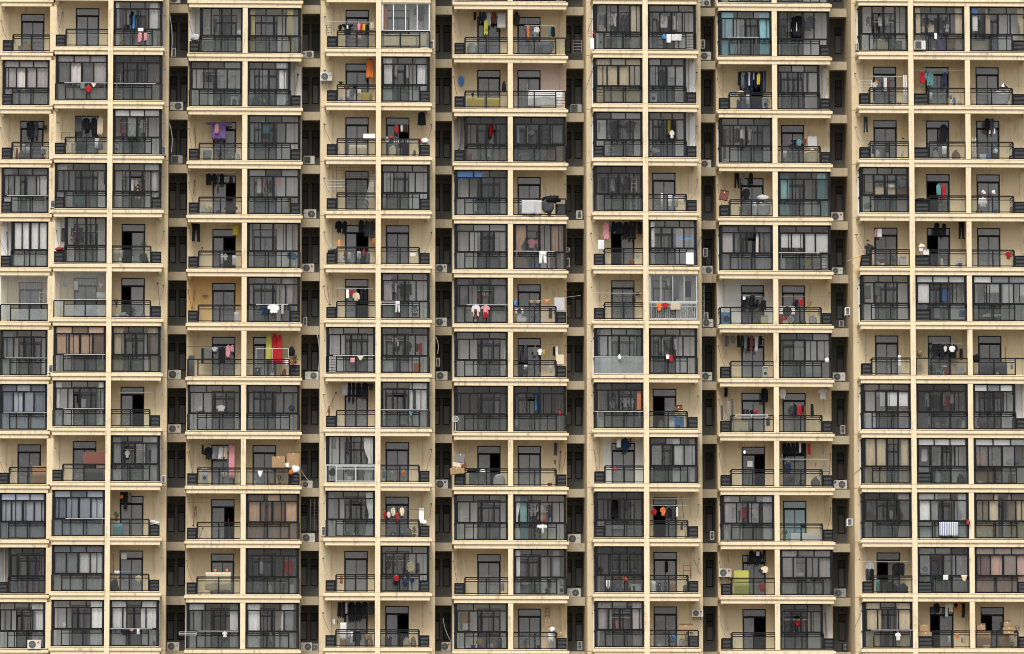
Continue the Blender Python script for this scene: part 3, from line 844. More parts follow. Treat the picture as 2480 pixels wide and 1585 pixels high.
# ---------------------------------------------------------------- loose things
ITEMS = """
po e 1 0 -2726 3310 30 27 r
bag y 1 0 -2676 3316 24 42 r
br d 1 1 -2498 3396 21 105 w
tw w 1 2 -2058 3381 31 19 f
sh p 1 2 -2059 3321 23 54 f
tw p 1 2 -2025 3329 18 44 f
tr b 1 2 -2091 3396 18 96 m
bag y 1 2 -2177 3326 33 42 r
board c 1 2 -1996 3312 49 56 r
pole w 1 2 -2160 3489 198 2 m
tw g 2 0 -2585 3035 35 66 r
pole w 2 1 -2459 3092 232 2 f
tw g 2 1 -2371 3060 25 30 f
un e 2 1 -2312 3069 28 21 f
sh r 2 1 -2343 3039 33 40 f
lad w 2 2 -2183 3108 32 51 r
bag r 2 2 -2178 3108 24 20 r
lad w 2 2 -2181 3018 36 50 r
pole w 2 2 -2188 3091 229 2 f
sh k 3 0 -2676 2837 21 84 m
tr k 3 0 -2656 2819 23 102 m
tr d 3 0 -2632 2831 21 90 m
pl d 3 0 -2587 2868 23 34 w
bag r 3 0 -2733 2713 15 51 r
tw s 3 0 -2698 2731 18 60 r
bx s 3 0 -2591 2738 27 42 r
tw d 3 1 -2401 2827 39 86 m
sh k 3 1 -2359 2842 41 71 m
sh k 3 1 -2314 2813 33 101 m
sh e 3 1 -2280 2816 34 98 m
tw w 3 1 -2420 2728 15 53 r
tw d 3 1 -2399 2722 53 59 r
tw g 3 1 -2273 2729 26 53 r
rack d 3 1 -2476 2787 47 38 r
sh r 3 2 -2153 2823 23 51 m
sh s 3 2 -2103 2817 33 56 m
sh s 3 2 -2042 2829 25 54 m
wm w 3 2 -2185 2711 28 65 r
sh d 3 2 -2106 2742 67 53 r
pole w 3 2 -2159 2886 212 2 m
acs s 3 2 -1922 2699 21 53 -
bag s 1 3 -1766 3373 45 36 r
tw s 1 3 -1703 3319 89 51 r
bag w 1 3 -1512 3406 26 29 r
lad w 2 3 -1767 3015 45 126 r
pole w 2 3 -1729 3188 208 2 m
wm w 2 3 -1548 3017 43 57 r
shw v 3 3 -1686 2825 146 95 m
sh p 3 3 -1633 2856 21 54 n
br d 3 3 -1748 2723 15 174 w
tw s 3 3 -1700 2719 48 45 r
bag w 3 3 -1522 2720 21 30 r
ac w 0 2 -1888 3609 57 49 g
ac w 2 3 -1885 3006 72 48 g
acg s 3 3 -1877 2707 63 46 g
acs w 1 2 -1875 3308 21 48 g
hose w 1 2 -1887 3258 10 249 -
hose w 3 2 -1884 2732 11 161 -
pole s 4 0 -2776 2493 224 2 f
acs w 4 1 -2534 2406 29 44 -
tw t 4 1 -2409 2429 56 53 r
sh k 4 1 -2240 2543 15 71 m
tw w 4 2 -2091 2505 14 65 m
sh s 4 2 -2072 2529 22 42 m
pole s 4 2 -2140 2576 130 2 m
sh k 4 3 -1683 2568 32 66 m
sh k 4 3 -1651 2577 29 57 m
tw d 4 3 -1622 2541 11 90 m
sh k 4 3 -1608 2575 27 59 m
sh d 4 3 -1553 2590 20 36 w
bag w 4 3 -1702 2420 24 36 r
bag e 4 3 -1675 2420 27 27 r
bag d 4 3 -1577 2424 62 30 r
pole w 4 3 -1712 2640 190 2 m
br d 4 3 -1757 2484 12 114 w
board y 5 0 -2731 2114 86 59 r
board y 5 0 -2638 2115 84 59 r
br k 5 0 -2781 2180 9 122 w
bag r 5 1 -2504 2170 50 21 r
pole s 5 1 -2454 2201 226 2 r
sh r 5 1 -2411 2244 18 22 m
sh g 5 1 -2420 2220 25 22 m
pole w 5 1 -2432 2278 203 2 m
tr d 5 1 -2374 2232 25 37 m
tr d 5 1 -2320 2221 25 49 m
bag d 5 2 -2037 2113 43 47 r
pl d 5 2 -2031 2189 25 30 r
tw e 5 2 -2184 2112 31 71 r
tw w 5 2 -2151 2112 12 65 r
tr k 5 3 -1761 2253 50 101 m
tw y 5 3 -1534 2290 35 57 m
tw w 5 3 -1600 2127 13 55 r
sh w 5 3 -1585 2146 24 36 r
tw w 5 3 -1535 2121 22 55 r
br d 5 3 -1744 2163 43 48 r
lad w 6 0 -2598 1912 28 65 m
ch w 6 0 -2562 1912 18 71 m
board c 6 1 -2268 1949 38 98 m
tw w 6 1 -2400 1957 22 50 m
un w 6 1 -2264 1967 21 27 m
board w 6 1 -2277 1911 47 35 m
sh s 6 1 -2465 1972 31 29 m
bag s 6 2 -2155 1809 51 23 r
pl d 6 2 -2177 1857 20 43 r
br d 6 2 -1943 1880 12 119 w
chime d 6 3 -1700 1939 30 31 w
br d 6 3 -1756 1886 15 113 w
board w 6 3 -1523 1818 25 42 r
pole s 7 0 -2777 1594 229 2 f
acs w 7 1 -2536 1495 27 47 -
pole w 7 1 -2451 1593 225 2 f
board o 7 2 -1990 1511 48 56 r
pole d 7 3 -1781 1671 263 0 m
tw k 7 3 -1703 1580 13 81 m
tw g 7 3 -1689 1600 42 62 m
sh s 7 3 -1645 1643 31 25 m
sh k 7 3 -1612 1581 43 89 m
sh p 7 3 -1567 1611 24 68 m
sh p 7 3 -1540 1640 18 39 m
board d 7 3 -1774 1512 34 107 r
pole s 8 0 -2786 1294 241 2 f
board g 8 0 -2794 1215 56 56 r
acs w 8 0 -2548 1211 26 47 -
bag w 8 1 -2537 1296 18 48 g
tw w 8 1 -2356 1307 25 51 m
sh k 8 1 -2381 1335 20 47 m
bkt w 8 1 -2491 1263 47 25 r
wm w 8 1 -2491 1213 33 47 r
pole s 8 1 -2451 1295 222 2 f
pole s 8 2 -2156 1392 188 2 m
bag s 8 3 -1729 1306 50 34 r
sh w 8 3 -1617 1309 47 34 r
board c 9 0 -2626 916 76 88 r
board m 9 1 -2343 992 119 72 r
board d 9 1 -2334 909 103 64 r
sh w 9 2 -2115 1035 24 41 m
sh d 9 2 -2042 1012 36 68 m
sh d 9 2 -1989 1012 30 68 m
pole w 9 2 -2136 1079 176 2 m
pot c 9 2 -2182 961 29 28 r
acs w 9 2 -1915 897 22 41 -
tw k 9 3 -1699 1074 12 51 m
sh k 9 3 -1683 1044 43 71 m
sh g 9 3 -1639 1048 32 65 m
sh s 9 3 -1606 1048 26 65 m
sh e 9 3 -1578 1048 23 65 m
tw p 9 3 -1550 943 34 186 m
pole d 9 3 -1704 1127 192 1 m
so w 9 3 -1591 945 36 31 r
br d 9 3 -1768 976 20 125 w
wm s 9 3 -1697 916 31 77 r
ac w 7 2 -1888 1503 71 52 g
ac wr 8 2 -1888 1205 73 47 g
tw k 10 2 -2141 790 19 57 m
tw o 10 2 -2139 811 14 19 n
tr k 10 2 -2123 755 25 92 m
tw g 10 2 -2097 792 17 49 m
pl d 10 2 -2174 685 30 50 r
board t 10 2 -2177 612 51 61 r
bag s 10 2 -1981 669 54 22 r
pole s 10 1 -2435 694 213 2 f
br d 10 3 -1744 682 12 104 w
br m 10 3 -1729 682 9 101 w
br d 10 3 -1713 611 23 50 r
br d 10 3 -1549 626 7 92 r
pole d 10 3 -1779 805 112 2 m
pole d 10 3 -1720 833 224 2 m
ch g 11 0 -2587 329 31 100 r
bag t 11 0 -2728 320 27 56 r
pole s 11 0 -2737 399 182 2 r
board o 11 1 -2484 312 12 50 r
board w 11 2 -2133 483 29 32 w
pole m 11 2 -2176 405 4 106 v
tw w 11 2 -2169 399 30 16 r
pole b 11 2 -2140 408 79 2 r
bag d 11 2 -2183 314 37 54 r
sh e 11 2 -2052 344 32 48 r
tw e 11 3 -1674 322 139 100 r
un o 11 3 -1627 422 15 18 r
un o 11 3 -1563 422 14 18 r
ac wr 12 0 -2644 -4 74 50 f
bx w 12 1 -2445 111 19 25 m
pole w 12 2 -2186 93 227 3 f
sh k 12 2 -2128 60 39 34 f
un p 12 2 -2084 81 26 12 f
tr w 12 2 -2044 63 16 30 f
pl k 12 2 -1977 9 53 85 r
rack w 12 3 -1816 74 94 17 f
pole w 12 3 -1716 94 223 3 f
sh w 12 3 -1579 61 26 32 f
ac w 12 2 -1886 1 68 47 g
bag y 2 4 -1381 3028 26 32 r
br d 2 4 -1194 3084 18 111 w
board t 3 4 -1381 2854 54 69 q
pole s 1 5 -1016 3453 264 0 m
rack d 1 5 -1022 3375 27 57 r
sh k 1 5 -955 3402 19 38 m
shw k 1 5 -937 3381 64 61 m
tw w 1 5 -910 3412 9 22 n
sh p 1 5 -853 3398 19 48 m
sh r 1 5 -834 3397 13 49 m
sh y 1 5 -820 3397 12 46 m
sh k 1 5 -808 3381 23 62 m
sh e 1 5 -781 3409 23 43 m
tw p 1 5 -848 3357 19 20 r
board o 1 6 -710 3410 25 139 m
board e 1 6 -706 3314 86 64 j
board e 1 6 -613 3314 86 64 j
board e 1 6 -520 3315 50 64 j
sh d 1 6 -534 3460 59 84 m
acs w 1 6 -453 3302 23 48 -
ac w 2 5 -1054 3129 66 47 h
dr o 2 5 -803 3141 41 109 m
bag r 2 5 -924 3076 31 24 r
bag k 2 5 -874 3081 22 22 r
pl k 2 5 -955 3094 29 21 r
board y 2 5 -829 3017 65 40 r
tw w 2 5 -909 3027 16 46 r
board e 2 5 -850 3017 20 60 r
sh w 2 6 -652 3152 25 67 m
sh w 2 6 -588 3142 20 78 m
board w 3 5 -817 2802 65 26 r
tw d 3 5 -920 2712 18 71 r
board e 3 5 -894 2719 95 47 r
dr k 3 6 -519 2879 48 74 m
sh r 3 6 -643 2836 20 44 m
sh w 3 6 -613 2842 14 38 m
sh d 3 6 -597 2841 15 39 m
sh m 3 6 -580 2838 10 42 m
pole d 3 6 -651 2881 89 1 m
bag r 3 6 -678 2797 24 19 r
bag s 3 6 -696 2779 21 31 r
so w 3 6 -652 2771 59 24 r
so s 3 6 -587 2771 41 24 r
bag w 3 6 -499 2773 43 31 r
bag r 3 6 -513 2773 16 28 r
sh k 1 7 -200 3500 13 49 m
sh k 1 7 -171 3500 12 52 m
sh n 1 7 -156 3494 25 55 m
sh l 1 7 -145 3418 27 84 n
sh s 1 7 -128 3470 24 74 m
sh m 1 7 -103 3485 27 65 m
tw w 1 7 -68 3457 49 86 m
bag s 1 7 -234 3318 48 61 r
board y 2 7 -238 3013 96 50 r
board y 2 7 -129 3013 70 50 r
sh b 2 7 -282 3141 27 54 w
bag k 2 7 -45 3100 24 54 r
pot d 2 7 -216 3066 16 24 r
br d 3 7 -281 2779 15 120 w
sh r 3 7 -118 2851 30 78 m
bag r 3 7 -231 2719 25 31 r
bag t 3 7 -183 2721 24 36 r
ac w 1 4 -1149 3306 61 39 g
acg w 3 4 -1142 2708 61 46 g
sh o 4 4 -1284 2562 16 61 m
sh p 4 4 -1372 2556 19 61 m
sh s 4 4 -1347 2574 22 43 m
sh k 4 4 -1317 2586 25 38 m
board y 4 4 -1231 2414 28 87 r
bag b 5 4 -1229 2153 49 40 r
bag w 5 4 -1225 2112 43 45 r
pole w 6 4 -1403 1895 177 3 f
tr n 6 4 -1374 1842 37 46 f
sh w 6 4 -1335 1848 60 50 f
tw s 6 4 -1265 1842 16 55 f
grille d 4 5 -964 2502 212 155 m
pole s 4 5 -1014 2568 97 1 m
pole s 4 5 -1014 2550 97 1 m
pole s 4 5 -1014 2535 97 1 m
pole s 4 5 -1014 2517 97 1 m
stk s 4 5 -825 2409 73 209 r
board b 4 7 -292 2601 91 47 q
board b 4 7 -197 2601 42 48 q
bag t 4 7 -189 2470 59 30 r
sh k 5 5 -968 2278 38 69 m
sh k 5 5 -930 2273 25 74 m
sh k 5 5 -842 2287 31 64 m
sh d 5 5 -809 2262 28 86 m
sh d 5 5 -779 2250 29 98 m
board o 5 5 -954 2198 12 39 r
bag g 5 5 -1010 2168 51 24 r
sh m 5 5 -922 2147 18 28 r
sh w 5 5 -901 2129 18 40 r
sh w 5 5 -849 2135 20 43 r
sh r 5 5 -822 2147 19 37 r
board w 5 5 -936 2117 21 28 r
sh o 5 5 -765 2216 15 37 m
sh g 5 5 -798 2123 19 46 r
board w 5 6 -557 2152 29 19 m
pole w 6 5 -968 1972 206 3 m
tw w 6 5 -910 1918 17 49 m
sh r 6 5 -890 1933 21 31 m
sh e 6 5 -871 1902 37 46 n
sh k 6 5 -834 1889 19 81 m
sh k 6 5 -813 1883 18 84 m
br d 6 5 -1015 1884 18 119 w
rack w 6 6 -719 1875 97 19 f
tr w 6 6 -642 1829 28 64 f
pl d 6 6 -556 1816 54 60 r
pole w 6 7 -244 1897 228 5 f
sh w 6 7 -213 1835 46 64 f
tr m 6 7 -203 1819 19 55 e
sh p 6 7 -159 1844 43 53 f
tr r 6 7 -153 1825 25 34 e
sh r 6 7 -176 1921 28 46 m
so w 6 7 -155 1954 37 24 m
pole w 6 7 -194 1987 89 2 m
ac w 4 4 -1141 2404 70 50 g
ac wr 5 4 -1148 2104 67 46 g
acs w 6 4 -1140 1803 20 51 g
ac wr 5 7 -407 2104 63 47 g
ac w 6 7 -408 1804 63 48 g
dr l 7 4 -1349 1592 36 147 m
dr r 7 4 -1316 1582 33 161 m
dr r 7 4 -1288 1576 30 159 n
rack w 7 4 -1402 1535 178 123 r
bag k 7 4 -1220 1623 29 49 m
pl g 7 4 -1216 1575 52 46 r
pot o 7 4 -1216 1565 28 17 e
bag w 7 4 -1244 1566 19 37 r
bag r 7 4 -1257 1516 24 28 r
pole w 7 5 -980 1592 226 3 f
tw p 7 5 -886 1555 25 26 f
un e 7 5 -848 1567 35 23 f
pole w 7 5 -939 1516 4 192 v
pole w 7 5 -882 1602 4 107 v
pole w 7 6 -696 1684 218 2 m
sh k 7 6 -643 1636 34 44 m
tw w 7 6 -629 1653 10 25 n
sh d 7 6 -579 1624 31 53 m
sh m 7 6 -531 1624 20 46 m
sh r 7 6 -510 1610 21 64 m
bx w 7 6 -706 1515 54 56 r
bx s 7 6 -614 1516 47 44 r
board o 7 6 -539 1521 42 39 r
board w 7 7 -34 1542 9 140 m
board w 8 4 -1289 1314 92 98 w
bag v 8 4 -1223 1316 37 31 m
sh s 8 5 -931 1383 33 69 m
tr k 8 5 -898 1352 18 100 m
tr k 8 5 -876 1347 18 105 m
sh k 8 5 -857 1380 33 73 m
sh k 8 5 -823 1372 37 82 m
sh d 8 5 -786 1410 29 40 m
stat m 8 5 -1011 1269 19 55 r
br d 8 5 -1016 1286 53 112 w
pole w 8 6 -718 1294 255 3 f
un t 8 6 -567 1261 23 25 f
bx w 8 6 -520 1211 45 45 r
fan w 8 7 -322 1199 34 84 f
bx c 9 4 -1313 997 72 65 r
bx c 9 4 -1229 999 68 81 r
bag w 9 4 -1241 999 25 28 r
bag w 9 4 -1202 970 40 43 r
bag o 9 4 -1220 958 24 25 e
un w 9 4 -1391 942 28 35 f
sh d 9 5 -987 1087 25 64 m
sh d 9 5 -914 1064 23 87 m
bag w 9 5 -913 906 42 30 r
bag k 9 5 -1001 941 42 36 r
bag w 9 5 -793 912 34 48 r
tw t 9 6 -708 924 19 48 r
tw s 9 6 -665 912 15 54 r
sh o 9 6 -603 936 20 34 r
bx c 9 7 -331 964 79 37 f
bx g 9 7 -309 1027 52 48 f
bx e 9 7 -320 1002 47 25 f
bx m 9 7 -272 998 30 28 f
tw g 9 7 -230 908 54 72 r
bag s 9 7 -97 908 69 57 r
bag k 9 7 -236 979 54 16 r
bag w 9 7 -166 973 26 25 r
ac w 7 4 -1130 1503 75 45 g
acs w 7 6 -405 1580 21 48 g
ac w 7 7 -405 1504 64 48 g
ac wb 9 7 -407 900 68 50 g
ac w 9 4 -1149 902 62 40 g
hose w 9 4 -1158 935 49 92 -
hose w 7 6 -416 1621 11 95 -
hose w 7 5 -1066 1523 5 202 -
pole d 10 6 -707 755 226 1 m
acs w 10 5 -1043 608 25 53 -
sh r 10 6 -702 708 18 34 m
sh w 10 6 -682 708 18 36 m
sh e 10 6 -661 719 24 47 m
sh e 10 6 -612 720 24 47 m
tw r 10 6 -635 684 14 54 m
board w 10 6 -507 700 26 65 m
bag w 10 6 -512 673 41 29 r
bag g 10 6 -584 612 42 39 r
lad w 10 7 -289 612 25 154 r
ch w 10 7 -256 713 25 46 m
sh w 11 4 -1385 416 30 68 m
sh r 11 4 -1243 415 51 75 m
board w 11 4 -1212 313 23 44 r
sh o 11 5 -942 347 20 45 r
sh r 11 6 -648 356 29 32 e
sh k 11 6 -649 335 30 30 f
sh n 11 6 -598 329 26 48 f
sh n 11 6 -560 350 26 27 f
pole w 11 6 -686 476 200 2 m
sh e 11 6 -574 414 44 57 m
sh d 11 6 -521 408 18 57 m
pole e 11 7 -244 382 68 2 m
sh s 11 7 -56 323 22 68 r
bx c 12 4 -1276 112 29 15 m
sh k 12 5 -953 165 25 85 m
tr k 12 5 -928 163 18 87 m
tw s 12 5 -909 184 10 63 m
sh k 12 5 -899 147 44 104 m
sh k 12 5 -855 151 35 100 m
sh k 12 5 -820 165 34 86 m
sh d 12 5 -784 179 33 70 m
so w 12 5 -980 120 15 35 m
so k 12 5 -959 122 14 29 m
tw w 12 5 -937 43 34 92 n
sh w 12 5 -900 54 19 36 r
tr w 12 5 -882 19 15 66 r
sh k 12 5 -865 7 43 83 r
bx c 12 5 -803 42 39 36 r
bx c 12 5 -804 7 43 33 r
bag e 12 6 -596 10 38 42 r
bag c 12 6 -555 19 32 39 r
board c 12 7 -265 153 48 53 m
bx s 12 7 -262 110 45 37 m
bag y 12 7 -183 26 31 42 r
ac w 10 4 -1148 601 75 49 g
ac w 12 4 -1148 1 61 46 g
ac s 12 5 -1083 1 28 40 g
grille g 10 5 -1098 670 43 166 g
ac wr 12 7 -373 3 50 47 g
hose w 12 7 -366 47 44 133 -
bag d 1 8 26 3484 31 72 w
sh o 1 8 92 3393 20 77 m
sh w 1 8 136 3428 29 38 m
sh g 1 8 125 3404 36 31 n
tw t 1 8 214 3416 13 50 m
sh k 1 8 230 3410 22 58 m
pole s 1 8 84 3472 167 1 m
bag g 1 8 163 3317 73 67 r
rack r 1 9 419 3369 38 30 f
tw w 1 9 431 3296 22 61 f
sh w 1 9 540 3444 24 67 m
sh w 1 9 565 3439 25 73 m
sh d 1 9 513 3429 19 79 m
sh d 1 9 604 3424 24 80 m
sh d 1 9 630 3424 24 80 m
pole w 1 9 503 3520 155 3 m
wm s 1 9 482 3314 22 85 r
board m 1 9 507 3312 13 84 r
board m 1 9 524 3318 28 54 r
bag s 1 9 655 3312 49 67 r
tw w 1 10 816 3431 49 64 m
tw w 1 10 884 3420 46 76 m
tr k 1 10 867 3407 14 44 m
bag b 1 10 830 3358 21 26 f
tw w 1 10 853 3335 26 48 f
tw w 1 10 881 3347 56 36 f
wm s 1 10 815 3320 18 48 r
wm w 2 10 766 3017 37 57 r
quilt w 2 8 103 3017 191 87 r
lad g 2 8 69 3011 31 132 r
board w 3 8 39 2816 14 96 m
board w 3 8 54 2901 30 11 m
board w 3 8 88 2816 13 93 m
dia e 3 8 100 2855 38 39 m
lad d 3 8 182 2814 36 87 m
board s 3 8 229 2816 62 97 m
bag r 3 8 127 2757 22 30 r
bag r 3 8 216 2729 16 60 r
board c 3 8 242 2722 46 66 r
wm s 3 9 536 2731 26 34 r
so w 3 9 556 2779 21 19 r
so w 3 9 636 2779 21 19 r
sh d 3 9 547 2830 47 79 m
sh d 3 9 633 2865 58 45 m
sh y 3 10 848 2838 32 86 m
sh k 3 10 826 2814 22 109 m
sh d 3 10 881 2838 19 85 m
sh w 3 10 874 2812 25 46 n
bag s 3 10 763 2726 57 31 r
pole w 1 11 1205 3400 176 3 f
sh k 2 11 1270 3141 27 81 m
sh g 2 11 1284 3127 21 86 n
sh n 2 11 1307 3111 20 110 m
tw w 2 11 1328 3141 9 77 m
sh n 2 11 1338 3111 15 110 m
tw e 2 11 1354 3176 9 39 m
sh k 2 11 1362 3123 19 98 m
sh y 2 11 1373 3146 20 61 n
tr k 2 11 1394 3087 17 135 m
tr n 2 11 1413 3105 14 117 m
pole k 2 11 1261 3223 174 1 m
bag b 2 11 1228 3085 30 15 r
bag e 2 11 1260 3085 41 23 r
wm s 2 11 1405 3014 30 58 r
board m 3 11 1185 2732 17 168 m
ac w 0 11 1072 3611 57 36 g
ac w 1 11 1072 3307 59 46 g
acs w 1 10 1073 3371 23 51 g
ac w 3 11 1072 2699 57 45 g
acg s 2 8 344 3007 63 45 g
rack s 1 9 359 3342 48 72 g
hose g 2 9 410 3056 44 144 -
hose g 1 9 429 3422 27 75 -
tw s 4 8 63 2406 110 77 f
bag d 4 8 177 2416 58 73 f
bag k 4 8 186 2474 89 35 f
sh w 4 9 544 2520 25 70 m
sh d 4 9 493 2520 26 70 m
sh e 4 9 606 2555 26 40 m
pole w 4 9 500 2597 204 3 m
lad w 4 9 662 2518 31 81 m
lad w 4 9 653 2422 39 70 r
tr w 4 10 822 2423 12 82 r
tw w 4 10 859 2429 26 67 r
tw s 4 10 897 2429 20 61 r
so w 4 10 919 2441 25 31 r
tr k 4 11 1245 2566 32 85 m
tr g 4 11 1284 2591 23 58 m
sh k 4 11 1329 2588 22 66 m
sh k 4 11 1292 2500 40 64 n
bx m 4 11 1153 2492 47 46 f
bag s 4 11 1375 2496 57 30 r
bag s 4 11 1373 2412 58 75 r
bag s 4 11 1339 2416 33 67 r
sh p 5 8 99 2225 45 52 m
sh p 5 8 146 2225 26 52 m
pole w 5 8 20 2197 223 3 f
tr w 5 8 155 2130 47 68 f
sh p 5 9 502 2252 36 99 m
tr g 5 9 539 2294 11 58 m
sh k 5 9 550 2291 24 61 m
sh k 5 9 574 2280 40 70 m
sh k 5 9 615 2268 32 82 m
tr k 5 9 648 2252 21 99 m
tr k 5 9 670 2252 20 99 m
sh k 5 9 692 2281 30 71 m
tw w 5 9 474 2189 35 55 r
bkt o 5 9 640 2112 33 22 r
sh w 5 9 680 2142 26 19 r
board w 5 10 758 2243 23 101 q
pole w 5 10 787 2287 187 3 m
txt b 5 10 914 2236 74 19 m
board w 5 10 956 2105 42 65 f
pole s 6 8 118 1928 273 35 m
un c 6 8 106 1918 27 17 m
un c 6 8 139 1918 33 17 m
un o 6 8 186 1920 37 19 m
board s 6 8 245 1873 56 76 r
wm w 6 8 28 1855 45 36 r
bag w 6 8 28 1818 55 34 r
bag b 6 8 17 1901 20 30 r
pole s 6 9 451 1952 266 1 m
sh d 6 9 672 1903 11 48 m
pl d 6 9 688 1941 18 21 w
pole w 6 10 751 1897 272 2 f
sh o 6 10 795 1846 25 46 f
sh r 6 10 825 1862 33 30 f
tw e 6 10 870 1852 55 40 f
tw r 6 10 997 1852 15 37 r
sh w 6 10 857 1993 16 59 m
tw g 6 10 887 1917 35 125 q
tw n 6 10 953 1928 34 90 q
wm b 6 11 1169 1812 57 60 r
pole s 6 11 1148 1956 283 26 m
sh k 6 11 1284 1892 38 73 m
sh k 6 11 1328 1889 31 85 m
sh k 6 11 1392 1886 28 58 m
sh k 6 11 1365 1904 13 43 m
tw w 6 11 1290 1942 15 17 n
bx e 6 11 1389 1813 38 33 r
board c 6 11 1420 1974 13 63 m
acs w 4 9 376 2407 33 48 g
acs w 5 8 310 2136 29 54 g
acs w 5 8 305 2226 35 21 g
acs w 5 11 1082 2200 25 48 g
ac w 5 11 1075 2103 60 45 g
ac w 6 11 1077 1806 60 45 g
acs w 6 11 1083 1839 27 48 g
hose g 5 10 1023 2156 35 140 -
lad s 6 10 1072 1848 17 201 g
tr d 7 8 45 1587 26 92 m
sh d 7 8 73 1589 27 91 m
sh g 7 8 126 1625 27 52 m
sh w 7 8 153 1630 26 35 m
sh y 7 8 182 1631 14 31 m
sh k 7 8 238 1625 13 55 m
tw w 7 8 252 1627 13 51 m
pole c 7 8 29 1690 243 1 m
bx e 7 8 253 1576 44 56 r
bag w 7 8 75 1544 19 31 r
pole w 7 9 498 1689 183 2 m
bag w 7 9 581 1580 16 25 f
board w 7 9 609 1602 53 6 r
tw r 7 10 862 1566 19 38 f
tw w 7 10 845 1581 18 24 f
sh g 7 11 1188 1683 25 61 m
sh g 7 11 1223 1701 26 43 m
sh k 7 11 1256 1679 22 70 m
tr k 7 11 1278 1689 17 56 m
tr g 7 11 1297 1668 16 76 m
tw k 7 11 1315 1656 12 82 m
tr m 7 11 1328 1659 18 84 m
tr s 7 11 1354 1654 23 91 m
sh k 7 11 1378 1689 19 55 m
wm w 7 11 1397 1514 29 55 r
pole s 7 11 1188 1746 241 1 m
tr b 8 8 137 1321 14 108 m
un r 8 8 263 1288 17 24 f
bag w 8 8 21 1230 24 71 r
board o 8 9 687 1303 29 103 q
bx w 8 9 465 1217 54 48 r
pole w 8 9 451 1290 265 3 f
sh w 8 9 542 1314 26 48 m
sh s 8 9 610 1320 28 48 m
sh s 8 9 642 1321 29 48 m
pole w 8 9 551 1372 130 2 m
bx m 8 10 893 1301 42 19 e
bx e 8 10 900 1278 39 28 r
bx b 8 10 888 1212 56 51 r
board d 8 11 1223 1258 11 131 r
board g 8 11 1199 1270 16 107 r
board d 8 11 1164 1270 13 83 r
sh k 8 11 1389 1373 39 79 m
rack w 8 11 1242 1282 178 15 f
sh r 8 11 1354 1306 18 28 m
tr k 8 11 1288 1307 15 25 m
tr k 8 11 1305 1307 18 25 m
sh k 8 11 1329 1307 18 25 m
bx e 8 11 1236 1209 79 52 r
sh k 8 11 1191 1407 19 55 w
sh d 9 8 242 1074 22 73 m
so k 9 8 239 1021 16 29 m
bkt r 9 8 203 903 27 16 r
br d 9 8 272 976 9 122 w
sh w 9 9 577 1101 23 48 m
sh n 9 9 602 1073 43 80 m
tr k 9 9 647 1102 10 50 m
bag r 9 9 547 970 31 13 f
br d 9 9 454 977 16 121 w
board w 9 11 1315 1018 30 34 w
lamp w 9 11 1291 1087 11 18 m
pole g 9 11 1173 974 2 119 v
ac w 7 11 1073 1507 55 47 g
pole w 10 8 90 771 124 3 m
pole w 10 8 105 761 110 3 m
sh k 10 8 119 708 35 44 m
sh e 10 8 153 709 30 41 m
sh o 10 8 184 709 15 41 m
sh v 10 8 200 709 15 41 m
sh w 10 8 147 664 53 21 f
tr w 10 8 169 634 15 43 e
sh k 10 9 544 711 46 105 m
sh r 10 9 588 766 20 49 n
sh k 10 9 611 751 37 65 m
tw w 10 9 532 650 81 25 r
pole w 10 10 767 818 219 3 m
pole w 10 10 762 781 199 3 m
sh r 10 10 767 728 28 35 m
sh o 10 10 816 725 29 48 m
sh k 10 10 854 718 23 55 m
sh d 10 10 879 712 22 60 m
tw w 10 10 903 718 9 55 m
br k 10 10 930 623 22 212 r
sh d 10 10 923 645 14 45 r
tr g 10 11 1224 730 14 58 m
tr m 10 11 1260 717 14 55 m
sh r 10 11 1284 729 28 65 m
sh e 10 11 1337 730 29 53 m
sh r 10 11 1368 765 16 31 m
pole w 10 11 1211 794 154 3 m
bag w 11 8 63 357 38 14 r
wm w 11 8 263 311 37 50 r
bag s 11 8 21 352 24 35 r
so w 11 9 509 318 26 47 f
tw e 11 9 599 325 30 68 r
tw e 11 9 638 327 15 66 r
bag r 11 9 610 358 19 25 e
wm b 11 9 561 319 38 18 r
bx w 11 9 652 318 54 33 r
tw p 11 9 551 350 32 42 r
sh k 11 9 472 406 29 41 m
sh d 11 9 645 406 15 32 m
pole s 11 9 501 422 200 1 m
lad m 11 10 935 376 48 88 r
sh k 11 10 845 421 16 61 w
board c 11 10 867 314 29 50 r
board w 11 10 764 313 22 53 r
ac wr 11 11 1152 407 71 47 h
board l 11 11 1234 308 80 131 r
sh k 11 11 1318 480 29 73 m
sh k 11 11 1349 474 41 79 m
tr k 11 11 1392 486 20 68 m
tw w 11 11 1357 521 19 25 n
sh r 11 11 1370 319 33 54 r
sh e 11 11 1386 426 37 37 n
lad c 12 8 188 98 32 75 r
lad g 12 8 193 179 28 63 w
bag w 12 8 218 98 28 26 r
board w 12 8 209 39 27 60 r
bx c 12 8 262 74 31 25 r
sh p 12 9 564 105 37 47 m
pole w 12 9 539 193 118 2 m
pole w 12 9 539 166 118 2 m
bag l 12 9 476 9 23 39 r
bx c 12 10 910 98 82 27 r
bx c 12 10 951 40 41 39 r
bag b 12 10 869 34 25 36 r
ac wr 12 10 988 173 62 40 h
acs w 10 11 1115 619 22 49 g
ac w 10 8 325 599 71 50 g
ac w 11 8 322 302 74 47 g
acs s 12 9 377 8 27 50 g
hose s 11 10 1001 406 38 94 -
sh s 1 13 1960 3420 20 43 m
pole w 1 13 2003 3470 171 3 m
lad w 1 13 1955 3332 22 58 r
bag e 1 13 2003 3321 84 48 r
acs w 1 13 1906 3307 16 42 -
bx e 1 14 2243 3416 47 34 m
bx e 1 14 2304 3417 40 34 m
tw w 1 14 2337 3365 14 34 f
sh w 1 14 2403 3418 26 45 m
acg w 1 14 2226 3307 62 49 f
